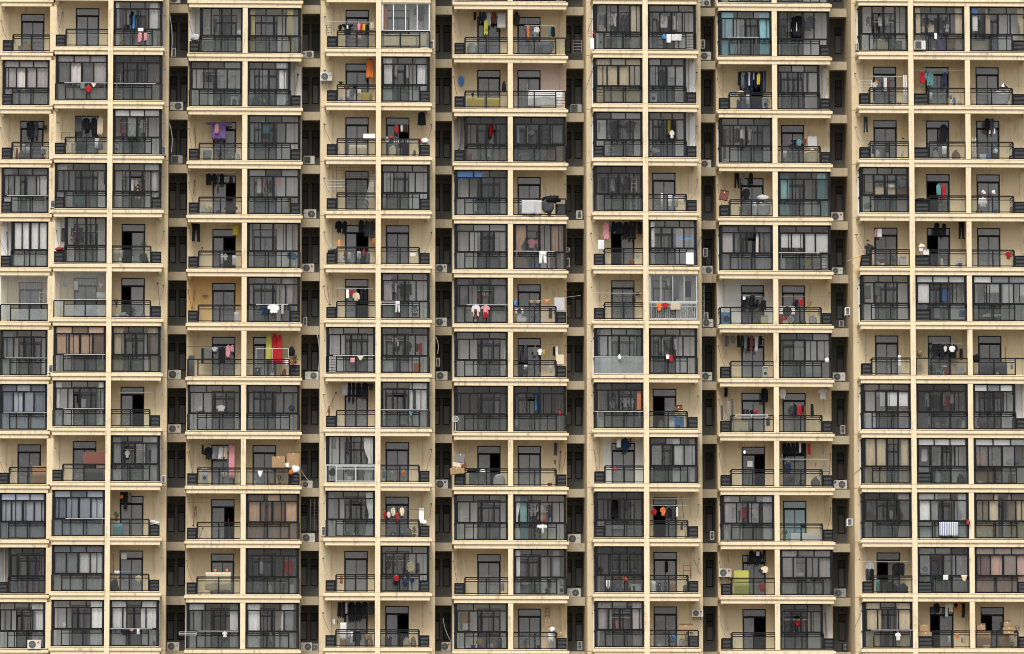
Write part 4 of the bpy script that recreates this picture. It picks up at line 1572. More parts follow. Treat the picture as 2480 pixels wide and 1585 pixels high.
bag v 1 14 2365 3312 38 72 r
bx c 1 14 2414 3312 46 72 r
board b 1 15 2547 3517 37 30 q
board w 1 15 2547 3418 36 85 q
board e 1 15 2552 3316 92 48 r
bag b 1 15 2656 3315 16 40 r
shw k 1 12 1568 3416 83 120 m
sh d 1 12 1660 3465 44 72 m
sh o 2 13 2014 3117 17 26 m
sh s 2 13 1995 3105 34 28 m
tw w 2 13 2062 3084 18 76 m
tw m 2 13 2082 3085 16 74 m
board w 2 13 2169 3016 7 156 r
board w 2 13 2181 3016 7 156 r
pole w 2 13 1983 3167 188 1 m
rack w 2 13 1927 3075 65 66 r
sh r 2 14 2262 3131 29 63 m
sh t 2 14 2291 3146 12 43 m
sh t 2 14 2305 3116 34 74 m
sh n 2 14 2390 3110 23 84 m
pole s 2 14 2234 3204 277 0 m
bag b 2 14 2441 3014 18 34 r
bag s 2 14 2423 3041 18 32 r
umb k 2 15 2700 3096 53 36 r
bag s 2 15 2656 3012 96 73 r
sh t 3 12 1592 2801 28 37 r
sh k 3 12 1564 2807 30 31 r
sh m 3 12 1626 2805 22 40 r
ch s 3 12 1658 2719 51 141 r
bag e 3 12 1642 2719 65 66 r
tr d 3 13 1947 2853 26 89 m
br y 3 13 2166 2824 5 114 w
sh k 3 14 2370 2801 46 100 m
sh k 3 15 2621 2866 28 71 m
sh d 3 15 2649 2866 27 71 m
tw w 3 15 2644 2850 9 22 m
tw w 3 15 2669 2850 10 29 m
lad w 3 15 2546 2713 26 114 r
bag b 3 15 2623 2712 21 28 r
bag w 3 15 2665 2736 25 25 r
bag w 3 13 2010 2713 26 39 r
bag s 3 14 2331 2712 29 42 r
bx e 4 13 1955 2522 48 49 m
bx e 4 13 2011 2507 57 37 m
bx e 4 13 2077 2507 51 34 m
bx c 4 13 2133 2505 54 40 m
bag w 4 13 2077 2543 52 22 m
bag s 4 13 2136 2546 51 52 m
bag s 4 13 1945 2428 46 31 r
sh t 4 14 2346 2506 29 59 m
tr r 4 14 2380 2482 22 80 m
bag k 4 14 2228 2467 78 18 r
bag w 4 15 2600 2513 22 22 m
bag w 4 15 2656 2513 22 22 m
sh w 4 15 2581 2438 46 55 r
bag r 4 15 2629 2474 16 14 r
sh r 5 12 1536 2216 20 37 m
sh w 5 12 1581 2217 20 36 m
pole w 5 12 1488 2195 225 3 f
sh t 5 12 1603 2130 33 46 r
sh y 5 12 1639 2130 38 46 r
tw w 5 12 1495 2112 32 63 r
tw w 5 12 1722 2113 34 63 r
sh p 5 13 2005 2271 15 46 m
tw w 5 13 2021 2271 25 46 m
bag m 5 13 2029 2108 48 37 r
sh k 5 14 2336 2278 29 75 m
sh k 5 14 2380 2283 20 66 m
tr k 5 14 2469 2261 35 97 m
bag e 5 14 2237 2201 34 22 e
bx w 5 14 2248 2189 20 26 r
bx w 5 14 2271 2170 32 25 r
ch s 5 14 2454 2109 26 34 r
sh r 5 15 2721 2139 27 44 f
sh r 6 12 1597 1911 32 37 m
sh k 6 12 1578 1888 18 60 m
sh c 6 12 1650 1911 23 38 m
wm w 6 12 1491 1857 87 46 r
bx r 6 12 1488 1809 49 43 r
fan w 6 12 1538 1818 34 30 r
bag s 6 12 1652 1819 46 37 r
pole c 6 12 1491 1961 245 1 m
tw b 6 14 2375 1915 30 67 m
sh w 6 14 2445 1960 23 31 m
pole w 6 14 2310 1995 166 2 m
tw s 6 14 2324 1816 36 61 r
wm b 6 14 2472 1829 28 34 r
bag w 6 15 2594 1824 102 22 r
ac wr 4 12 1797 2406 69 47 g
ac w 5 12 1800 2105 61 37 g
acs w 6 13 1836 1832 26 44 -
acs s 6 13 1837 1809 27 36 g
bag w 7 12 1736 1587 26 25 f
board w 7 13 2127 1511 16 102 r
sh k 7 14 2319 1610 42 71 m
sh k 7 14 2362 1604 48 74 m
sh k 7 14 2412 1598 48 80 m
sh w 7 14 2382 1634 17 32 n
sh w 7 14 2413 1632 32 35 n
sh k 7 14 2469 1594 20 62 m
pole s 7 14 2319 1683 172 1 m
bag c 7 14 2235 1611 29 32 m
bag r 7 14 2380 1517 31 31 r
bag w 7 14 2367 1548 26 9 r
wm t 7 14 2335 1517 29 16 r
board d 7 15 2585 1513 71 68 r
board d 7 15 2659 1513 71 68 r
bag k 7 15 2544 1580 33 40 r
pole k 7 15 2722 1584 3 80 v
sh w 8 12 1492 1391 35 62 m
sh w 8 12 1709 1389 47 65 m
sh d 8 12 1548 1302 21 55 m
sh k 8 12 1570 1296 19 67 m
sh r 8 12 1590 1302 22 56 m
sh k 8 12 1613 1320 13 38 m
sh m 8 12 1628 1284 11 74 m
dr k 8 12 1662 1294 20 71 m
sh r 8 14 2382 1327 30 59 m
sh k 8 14 2283 1309 17 66 m
sh d 8 14 2324 1338 39 37 m
pole w 8 14 2269 1394 212 3 m
bag t 8 14 2479 1259 19 19 r
bag w 8 14 2473 1218 25 37 r
bag s 8 14 2282 1227 30 47 r
bag r 8 15 2559 1224 21 50 r
bag m 8 15 2582 1216 45 27 r
sh k 9 12 1503 1087 26 64 m
sh k 9 12 1530 1082 23 67 m
sh k 9 12 1555 1082 22 67 m
sh k 9 12 1579 1100 18 52 m
tw w 9 12 1598 1094 12 55 m
sh k 9 12 1610 1088 29 61 m
sh r 9 12 1645 1085 17 62 m
pole w 9 12 1491 1056 265 3 m
sh n 9 12 1520 979 32 62 r
so k 9 12 1685 1011 11 26 m
ch g 9 12 1721 974 47 39 r
board d 9 12 1512 914 53 65 r
bag w 9 14 2321 915 31 72 r
wm t 9 14 2464 916 36 22 r
bx c 9 15 2551 907 61 75 r
bx c 9 15 2624 908 66 75 r
bx o 9 15 2557 1013 51 60 m
bag w 9 15 2578 1074 34 6 m
bag s 9 15 2717 1014 84 31 m
ac w 7 12 1801 1508 70 46 g
acs s 8 13 1842 1210 27 51 g
ac wb 9 12 1803 906 73 48 g
hose g 9 13 1870 932 53 62 -
pl d 10 12 1499 615 31 54 r
board w 10 12 1549 614 50 32 r
board w 10 12 1607 614 100 32 r
bag k 10 12 1611 679 19 18 r
sh w 10 13 2078 712 14 47 m
sh m 10 13 2093 712 15 47 m
pot w 10 13 1952 612 20 45 r
tws w 10 14 2342 613 102 76 f
tab k 10 14 2230 594 78 75 f
bag r 10 14 2489 675 23 25 f
bx w 11 12 1562 413 57 12 m
ch e 11 12 1720 314 39 78 r
sh s 11 13 1947 414 43 57 m
sh d 11 13 1936 371 26 66 r
sh k 11 13 1963 371 22 66 r
sh k 11 13 2101 402 25 72 m
sh k 11 13 2128 404 31 68 m
pole s 11 13 1919 475 272 1 m
bag k 11 13 2045 318 66 48 r
bag d 11 13 2119 312 50 42 r
tw t 11 13 1995 312 21 66 r
sh r 11 14 2344 462 32 47 m
tw w 11 14 2460 433 9 72 m
ac w 11 14 2234 415 57 42 m
tw w 11 14 2360 371 28 28 f
un e 11 14 2457 362 36 36 f
pole w 12 12 1498 168 194 3 m
sh r 12 12 1571 137 29 28 m
sh r 12 12 1601 137 27 28 m
tr d 12 12 1528 109 20 56 m
sh d 12 12 1550 109 19 56 m
pole w 12 13 1961 94 232 4 f
sh w 12 13 2095 39 29 43 f
sh k 12 13 2034 8 36 79 r
br d 12 12 1743 77 7 124 w
sh k 12 14 2315 195 34 56 m
tw s 12 14 2378 174 15 77 m
sh e 12 14 2394 201 30 50 m
sh k 12 14 2426 225 22 25 m
sh o 12 14 2450 201 16 49 m
tr k 12 14 2468 170 21 80 m
bx c 12 14 2232 91 51 39 r
bx c 12 14 2230 66 71 23 r
sh w 12 14 2390 30 14 38 r
sh o 12 14 2422 51 23 23 f
sh w 12 14 2461 31 17 39 r
bx c 12 15 2550 100 46 31 r
bx c 12 15 2548 20 79 76 r
bx c 12 15 2698 119 36 29 r
bx c 12 15 2693 96 66 22 r
bx c 12 15 2688 76 57 15 e
bx c 12 15 2668 12 59 53 r
fan d 12 15 2753 90 32 36 r
acs w 10 13 1837 669 32 41 -
ac s 11 12 1800 304 66 47 g
acs d 12 13 1846 5 26 47 g
hose g 12 13 1867 30 52 162 -
bx e 3 1 -2422 2700 28 58 r
bkt s 3 1 -2346 2700 26 24 r
tw w 3 1 -2292 2739 24 54 r
bag g 3 0 -2716 2700 30 54 r
tw s 3 0 -2676 2739 23 41 r
pl g 3 0 -2594 2700 35 60 r
tw s 5 2 -2158 2135 26 42 r
bag w 5 2 -2089 2100 12 42 r
bag g 5 2 -2039 2100 20 20 r
bx w 6 2 -2167 1800 39 20 r
pl g 6 2 -2093 1800 35 60 r
bx g 6 2 -2030 1800 21 18 r
bx e 2 3 -1703 3000 33 18 r
bag d 2 3 -1626 3000 28 37 r
bag g 2 3 -1541 3000 23 35 r
bx g 3 3 -1697 2700 41 53 r
pl g 3 3 -1625 2700 35 60 r
bx g 3 3 -1555 2700 41 27 r
bag g 4 3 -1674 2400 21 31 r
bkt b 4 3 -1630 2400 26 24 r
tw d 4 3 -1532 2437 16 55 r
bag d 2 4 -1430 3000 39 53 r
pl g 2 4 -1355 3000 35 60 r
bag g 2 4 -1248 3000 30 36 r
pl g 2 4 -1435 3000 35 60 r
bx k 2 4 -1351 3000 36 44 r
bag e 2 4 -1280 3000 33 21 r
bx d 7 4 -1412 1500 37 45 r
bx w 7 4 -1321 1500 18 18 r
bx k 7 4 -1268 1500 13 25 r
bx s 9 4 -1411 900 15 33 r
bag c 9 4 -1333 900 32 43 r
pl g 9 4 -1286 900 35 60 r
bx g 11 4 -1394 300 12 45 r
bag e 11 4 -1330 300 21 61 r
pl g 11 4 -1263 300 35 60 r
pl g 12 4 -1401 0 35 60 r
tw w 12 4 -1322 43 14 54 r
bag g 12 4 -1258 0 23 18 r
bx s 2 5 -947 3000 15 29 r
bx e 2 5 -869 3000 34 43 r
bag s 2 5 -785 3000 14 51 r
pl g 5 5 -927 2100 35 60 r
bx g 5 5 -865 2100 30 58 r
bkt b 5 5 -804 2100 26 24 r
bx w 9 5 -925 900 25 57 r
tw d 9 5 -858 937 17 53 r
bx g 9 5 -782 900 18 23 r
bag g 10 5 -923 600 40 30 r
bx w 10 5 -867 600 20 27 r
tw w 10 5 -793 635 15 36 r
bx c 12 5 -940 0 30 47 r
pl g 12 5 -870 0 35 60 r
bx d 12 5 -802 0 17 51 r
bag e 3 6 -673 2700 35 61 r
bx g 3 6 -633 2700 28 46 r
bag g 3 6 -544 2700 17 38 r
bag s 8 6 -674 1200 28 19 r
bkt s 8 6 -607 1200 26 24 r
bag w 8 6 -556 1200 35 57 r
bx d 10 6 -667 600 33 23 r
bkt b 10 6 -613 600 26 24 r
pl g 10 6 -553 600 35 60 r
bx k 12 6 -695 0 38 61 r
pl g 12 6 -599 0 35 60 r
bkt b 12 6 -557 0 26 24 r
bag w 3 7 -218 2700 12 53 r
tw w 3 7 -130 2729 22 51 r
bx c 3 7 -53 2700 32 59 r
bkt b 4 7 -198 2400 26 24 r
bkt b 4 7 -128 2400 26 24 r
bkt b 4 7 -77 2400 26 24 r
bkt s 9 7 -202 900 26 24 r
bx g 9 7 -147 900 15 18 r
bkt g 9 7 -67 900 26 24 r
bkt d 12 7 -218 0 26 24 r
bag e 12 7 -124 0 36 35 r
bx k 12 7 -69 0 22 57 r
bx d 3 8 45 2700 17 45 r
bag d 3 8 137 2700 41 19 r
bag c 3 8 181 2700 20 49 r
tw s 4 8 53 2431 25 51 r
tw d 4 8 145 2442 17 55 r
bkt s 4 8 204 2400 26 24 r
bag s 6 8 41 1800 34 53 r
tw g 6 8 133 1829 17 39 r
tw d 6 8 213 1831 20 55 r
pl g 7 8 62 1500 35 60 r
bkt s 7 8 146 1500 26 24 r
tw w 7 8 216 1529 17 40 r
bx g 11 8 36 300 17 24 r
bag g 11 8 132 300 16 47 r
bx d 11 8 195 300 26 40 r
tw d 11 8 58 338 21 46 r
bag g 11 8 139 300 24 26 r
tw d 11 8 203 341 23 45 r
pl g 12 8 67 0 35 60 r
bkt d 12 8 142 0 26 24 r
bag s 12 8 215 0 24 49 r
pl g 1 9 530 3300 35 60 r
bx s 1 9 586 3300 20 60 r
bag w 1 9 659 3300 24 26 r
bag w 3 9 539 2700 26 27 r
pl g 3 9 623 2700 35 60 r
bag w 3 9 661 2700 24 20 r
bx k 11 9 519 300 19 30 r
tw w 11 9 606 345 15 52 r
bag w 11 9 675 300 34 19 r
bkt g 11 9 537 300 26 24 r
bx c 11 9 602 300 26 30 r
bx k 11 9 663 300 27 39 r
bag g 8 10 803 1200 31 50 r
bx w 8 10 863 1200 29 45 r
bkt g 8 10 900 1200 26 24 r
bx d 11 10 798 300 18 49 r
bx d 11 10 834 300 14 53 r
bag g 11 10 937 300 36 44 r
bag s 12 10 791 0 25 26 r
pl g 12 10 853 0 35 60 r
bx s 12 10 916 0 19 43 r
bx d 2 11 1263 3000 27 61 r
tw s 2 11 1313 3033 18 54 r
pl g 2 11 1408 3000 35 60 r
pl g 4 11 1262 2400 35 60 r
bx s 4 11 1342 2400 13 20 r
bkt g 4 11 1396 2400 26 24 r
bag s 8 11 1262 1200 39 25 r
bx d 8 11 1324 1200 22 32 r
tw d 8 11 1415 1239 20 43 r
tw s 3 12 1517 2734 22 40 r
bx g 3 12 1594 2700 23 22 r
tw s 3 12 1674 2725 15 44 r
bx e 6 12 1510 1800 31 21 r
bag d 6 12 1607 1800 32 30 r
bag s 6 12 1665 1800 33 34 r
pl g 9 12 1532 900 35 60 r
bx d 9 12 1594 900 36 31 r
bag g 9 12 1667 900 40 57 r
bx c 1 13 2003 3300 22 33 r
tw d 1 13 2070 3343 23 40 r
bx g 1 13 2129 3300 34 56 r
bx g 2 13 1997 3000 13 24 r
bkt g 2 13 2081 3000 26 24 r
bx g 2 13 2135 3000 20 22 r
tw d 3 13 1989 2732 21 51 r
tw d 3 13 2068 2740 21 52 r
bag w 3 13 2154 2700 14 45 r
bag w 5 13 2018 2100 41 33 r
pl g 5 13 2088 2100 35 60 r
bx w 5 13 2142 2100 33 53 r
pl g 11 13 2025 300 35 60 r
bkt b 11 13 2082 300 26 24 r
bag s 11 13 2160 300 13 31 r
bag e 1 14 2317 3300 35 25 r
bx g 1 14 2361 3300 26 53 r
bkt s 1 14 2440 3300 26 24 r
tw w 2 14 2308 3033 21 47 r
bag e 2 14 2400 3000 22 42 r
bag w 2 14 2469 3000 23 27 r
tw d 3 14 2331 2725 21 46 r
tw w 3 14 2380 2730 26 45 r
bag c 3 14 2438 2700 39 53 r
tw g 5 14 2300 2131 16 39 r
bag e 5 14 2364 2100 20 49 r
bkt b 5 14 2462 2100 26 24 r
pl g 7 14 2289 1500 35 60 r
bx k 7 14 2394 1500 25 19 r
bx s 7 14 2453 1500 40 60 r
pl g 7 14 2306 1500 35 60 r
bx e 7 14 2376 1500 32 22 r
bx g 7 14 2464 1500 35 23 r
bx c 8 14 2326 1200 33 38 r
tw d 8 14 2365 1234 24 47 r
tw g 8 14 2472 1233 17 41 r
bx c 8 14 2305 1200 15 31 r
bx g 8 14 2381 1200 31 37 r
pl g 8 14 2436 1200 35 60 r
bkt g 9 14 2296 900 26 24 r
bx g 9 14 2370 900 16 23 r
bag d 9 14 2447 900 36 58 r
bx w 3 15 2591 2700 36 34 r
bx d 3 15 2666 2700 33 44 r
bx d 3 15 2751 2700 30 18 r
bx d 4 15 2570 2400 31 22 r
bkt b 4 15 2661 2400 26 24 r
bx c 4 15 2756 2400 39 42 r
bkt g 7 15 2578 1500 26 24 r
bag e 7 15 2667 1500 17 21 r
tw s 7 15 2747 1539 15 49 r
bkt g 8 15 2601 1200 26 24 r
tw d 8 15 2663 1228 14 44 r
bx d 8 15 2752 1200 22 51 r
bag w 9 15 2562 900 28 21 r
pl g 9 15 2644 900 35 60 r
bx c 9 15 2733 900 32 50 r
bag w 12 15 2582 0 36 18 r
bkt s 12 15 2659 0 26 24 r
bx g 12 15 2735 0 15 28 r
tw s 1 2 -2139 3428 32 72 m
tr k 1 2 -2102 3427 22 76 m
tw g 3 2 -2155 2826 35 74 m
tw s 3 2 -2104 2838 37 63 m
tw w 3 2 -2044 2855 22 46 m
tw d 5 1 -2471 2224 36 75 m
tr d 5 1 -2421 2255 24 46 m
tr k 5 1 -2382 2225 31 77 m
tw s 1 3 -1715 3451 28 50 m
tr s 1 3 -1681 3436 15 63 m
tw d 1 3 -1641 3446 14 53 m
sh d 2 3 -1713 3144 24 57 m
tw d 2 3 -1686 3145 37 55 m
tw k 2 3 -1642 3130 36 69 m
tr s 2 3 -1584 3156 37 45 m
tw w 4 4 -1401 2523 38 79 m
sh d 4 4 -1342 2546 38 54 m
sh w 6 6 -653 1952 24 50 m
tw k 6 6 -611 1931 20 70 m
tr d 6 6 -581 1936 34 63 m
sh s 7 6 -655 1647 31 54 m
sh g 7 6 -599 1638 25 63 m
sh d 11 6 -683 434 25 64 m
sh g 11 6 -652 456 33 46 m
tw g 11 6 -602 433 37 65 m
sh s 10 8 64 745 37 56 m
tr s 10 8 110 736 35 67 m
sh w 10 8 151 751 34 50 m
sh d 10 8 198 730 34 72 m
tr g 1 9 484 3445 29 54 m
sh s 1 9 529 3448 36 51 m
sh g 1 9 579 3439 25 60 m
tr d 1 9 609 3434 18 67 m
tr k 3 9 477 2846 15 56 m
sh s 3 9 500 2855 29 48 m
tw g 3 9 537 2833 18 69 m
tw k 4 9 496 2520 19 78 m
tr g 4 9 535 2551 39 50 m
tr d 4 9 576 2536 24 63 m
tr k 4 9 614 2523 38 79 m
tw g 8 9 502 1335 20 64 m
tr d 8 9 546 1347 23 56 m
tw s 8 9 572 1331 24 67 m
sh s 1 10 813 3452 38 51 m
tr k 1 10 862 3440 15 59 m
tw s 1 10 883 3448 19 52 m
sh s 1 10 915 3434 39 68 m
tr d 2 10 778 3123 21 78 m
sh d 2 10 818 3137 27 64 m
sh k 2 10 850 3132 15 70 m
tw s 2 10 873 3154 35 49 m
tw s 7 10 814 1626 20 75 m
sh g 7 10 851 1649 26 51 m
tr w 7 10 884 1640 24 61 m
tw s 3 11 1198 2849 31 50 m
sh g 3 11 1247 2844 24 58 m
sh w 3 11 1281 2846 22 52 m
sh s 3 11 1209 2835 21 68 m
sh k 3 11 1249 2824 31 78 m
sh s 3 11 1296 2840 16 59 m
sh s 3 11 1324 2838 22 62 m
tw s 1 12 1542 3446 31 53 m
tw w 1 12 1594 3449 26 53 m
tw d 1 12 1643 3454 37 49 m
sh g 1 13 1967 3433 21 70 m
tr d 1 13 1991 3442 22 58 m
sh s 1 13 2031 3446 23 56 m
tr s 1 13 2073 3451 19 47 m
tw g 6 13 1947 1925 35 75 m
tw g 6 13 2003 1946 31 54 m
tr s 10 13 1953 748 20 52 m
sh s 10 13 1976 728 28 74 m
sh d 1 14 2284 3444 39 56 m
sh k 1 14 2344 3440 19 58 m
tw d 1 14 2369 3433 22 69 m
tr d 1 14 2403 3433 23 68 m
sh w 8 14 2276 1328 33 75 m
sh d 8 14 2319 1339 36 62 m
tw s 8 14 2371 1338 24 61 m
tw w 8 14 2415 1348 32 53 m
tw w 9 14 2253 1027 35 73 m
sh d 9 14 2307 1028 30 74 m
tr k 10 14 2275 722 30 79 m
tr w 10 14 2330 732 17 69 m
sh d 1 15 2602 3429 15 69 m
tw g 1 15 2625 3419 33 79 m
tr d 6 15 2598 1947 23 55 m
tr s 6 15 2629 1940 32 59 m
sh s 9 15 2569 1049 34 50 m
tw g 9 15 2628 1037 20 62 m
tw d 9 15 2656 1046 28 54 m
"""
DEPTH = dict(j=0.065, f=-0.17, e=-0.24, q=0.22, r=0.36, n=0.50, m=0.62, w=1.14, v=0.55)
NAMES = dict(sh=("shirt", "shirt", "shirts drying on the balconies"), tr=("trousers", "trousers", "trousers drying on the balconies"), tw=("towel", "towel", "towels and cloths on the balconies"),
             dr=("dress", "dress", "long garments drying on the balconies"), un=("underwear", "underwear", "small laundry on the balconies"), so=("sock", "sock", "small laundry on the balconies"),
             shw=("jacket", "jacket", "shirts drying on the balconies"), bag=("bag", "bag", "bags stored on the balconies"), bx=("box", "box", "boxes stored on the balconies"),
             board=("board", "board", "boards leaning on the balconies"), lad=("ladder", "ladder", "ladders on the balconies"), br=("broom", "broom", "brooms and sticks on the balconies"),
             pole=("drying_pole", "drying pole", "drying poles of the balconies"), wm=("washing_machine", "washing machine", "appliances on the balconies"),
             ac=("air_conditioner", "air conditioner", "air conditioner units"), acg=("air_conditioner", "air conditioner", "air conditioner units"), acs=("air_conditioner", "air conditioner", "air conditioner units"),
             pl=("potted_plant", "plant", "plants on the balconies"), po=("flower_pot", "flower pot", None), pot=("flower_pot", "flower pot", None), bkt=("bucket", "bucket", None), ch=("chair", "chair", None),
             fan=("fan", "fan", None), umb=("umbrella", "umbrella", None), rack=("drying_rack", "drying rack", None), quilt=("quilt", "quilt", None), stat=("figurine", "figurine", None),
             grille=("security_grille", "grille", None), stk=("pole_bundle", "poles", None), chime=("wind_chime", "wind chime", None), txt=("window_lettering", "lettering", None),
             dia=("wall_tile", "ornament", None), lamp=("lamp", "lamp", None), tab=("table", "table", None), tws=("towel", "towel", None), hose=("hose", "hose", "drain hoses in the recesses"),
             per=("person", "person", None))
WHERE = {'j': "behind the railing", 'f': "outside the railing", 'e': "outside the railing", 'q': "behind the glass", 'r': "behind the railing", 'n': "on the line", 'm': "on the line", 'w': "at the back wall", 'v': "inside"}
STAND = ("bag", "bx", "board", "lad", "br", "wm", "pl", "po", "pot", "bkt", "ch", "fan", "umb", "stat", "tab", "rack", "grille", "stk", "chime", "quilt")
NOUN = dict(sh="shirt", tr="pair of trousers", tw="towel", dr="long dress", un="small underwear", so="sock", shw="spread jacket", bag="bag", bx="box", board="upright board", lad="ladder",
            br="broom stick", pole="thin horizontal pole", wm="washing machine", ac="air conditioner", acg="air conditioner showing its fins", acs="air conditioner seen edge on", pl="bushy plant",
            po="flower pot", pot="flower pot", bkt="bucket", ch="chair", fan="round fan", umb="umbrella", rack="folding rack", quilt="thick quilt", stat="carved figurine", grille="metal grille",
            stk="bundle of leaning poles", chime="wind chime", txt="lettering", dia="diamond tile", lamp="glowing lamp", tab="small table", tws="striped towel", hose="curved drain hose", per="person")

def hanger(par, x, y, z, w):
    m = MB(); m.bar((x - w / 2, y, z - 0.03), (x, y, z + 0.02), 0.006, n=4); m.bar((x + w / 2, y, z - 0.03), (x, y, z + 0.02), 0.006, n=4)
    m.tube([(x, y, z + 0.02), (x, y, z + 0.06), (x + 0.02, y, z + 0.075)], 0.005, n=4)
    return m.obj("hanger", "grey_metal", par, origin=(x, y, z))

def mk_shirt(x, z, w, h, y, c, seed, wide=False):
    rg = random.Random(seed); m = MB(); xc = x + w / 2; z1 = z + h; hw = w / 2
    slim = w / h < 0.5
    if wide:
        if w > h: bw = w * 0.27
        else: bw = hw * 0.8
        m.sheet(lambda t: xc - bw * (0.5 + 0.5 * min(1, t * 6)), lambda t: xc + bw * (0.5 + 0.5 * min(1, t * 6)), z1, z, y, 0.035, seed, 0.02, hem=0.03)
        for s in (-1, 1):
            a = Vector((xc + s * bw * 0.8, y, z1 - 0.10)); b = Vector((xc + s * hw, y, z1 - (0.06 if w > h else h * 0.6)))
            m.bar(a, b, 0.10, 0.06, n=8)
    elif slim:
        sk = rg.uniform(-0.12, 0.12); wa, wb = rg.uniform(.45, .7), rg.uniform(.8, 1.0)
        def LL(t): return xc - hw * (wa * .5 + (wb - wa * .5) * min(1, t * 9)) * (1 - .12 * t * rg2) + sk * w * t
        def RR(t): return xc + hw * (wa * .5 + (wb - wa * .5) * min(1, t * 9)) * (1 - .06 * t * rg2) + sk * w * t
        rg2 = rg.uniform(-1, 1)
        m.sheet(LL, RR, z1, z, y, 0.018, seed, 0.022, nx=7, nz=12, hem=0.07)
        for q in range(rg.randint(1, 2)):
            sx = xc + hw * rg.choice((-.7, -.3, .4, .75)); zl = z1 - h * rg.uniform(.72, 1.04)
            m.sheet(lambda t: sx - .035 - .01 * t, lambda t: sx + .03 - .012 * t, z1 - .07 * h, zl, y - .035 - .01 * q, .016, seed + q, .008, nx=3, nz=6)
    else:
        b = 0.68
        m.sheet(lambda t: xc - hw * (0.22 + (b - 0.22) * min(1, t * 9)), lambda t: xc + hw * (0.22 + (b - 0.22) * min(1, t * 9)), z1, z + 0.02 * h, y, 0.02, seed, 0.024, nx=12, nz=12, hem=0.06)
        L = rg.uniform(0.45, 0.85) * h
        for s in (-1, 1):
            m.sheet(lambda t: xc + s * hw * (0.45 + 0.35 * min(1, t * 3)) - 0.17 * w, lambda t: xc + s * hw * (0.45 + 0.35 * min(1, t * 3)) + 0.1 * w, z1 - 0.07 * h, z1 - L * rg.uniform(.85, 1.1), y - 0.01, 0.018, seed + s, 0.012, nx=4, nz=7, hem=.03)
    o = m.obj("shirt", "cloth_" + c, origin=(xc, y, z1))
    if w > 0.16: hanger(o, xc, y, z1, w * 0.5)
    return o
def mk_trousers(x, z, w, h, y, c, seed):
    rg = random.Random(seed); m = MB(); xc = x + w / 2; hw = w / 2; z1 = z + h
    if w / h > 0.28:
        m.sheet(lambda t: xc - hw * 0.85, lambda t: xc + hw * 0.85, z1, z1 - h * 0.3, y, 0.04, seed, 0.012, nz=4)
        for s in (-1, 1):
            m.sheet(lambda t: xc + s * hw * (0.42 + .18 * t) - hw * (0.42 - .08 * t), lambda t: xc + s * hw * (0.42 + .18 * t) + hw * (0.42 - .08 * t), z1 - h * 0.27, z + rg.uniform(0, .04) * h, y + 0.01 * s, 0.03, seed + s, 0.015, nx=5)
    else:
        m.sheet(lambda t: x + w * .1 * math.sin(3 * t), lambda t: x + w * (1 - .2 * t), z1, z, y, 0.03, seed, 0.015, nx=5, nz=8, hem=0.03)
    return m.obj("trousers", "cloth_" + c, origin=(xc, y, z1))
def mk_towel(x, z, w, h, y, c, seed, mat=None, th=0.012, amp=0.018, name="towel"):
    m = MB(); rg = random.Random(seed); k = rg.uniform(-.04, .04)
    m.sheet(lambda t: x + w * k * t, lambda t: x + w - w * rg.choice((0, 0)) * t - w * abs(k) * t, z + h, z, y, th, seed, amp, nx=max(6, int(w / .06)), nz=8, hem=0.02)
    return m.obj(name, mat or "cloth_" + c, origin=(x + w / 2, y, z + h))

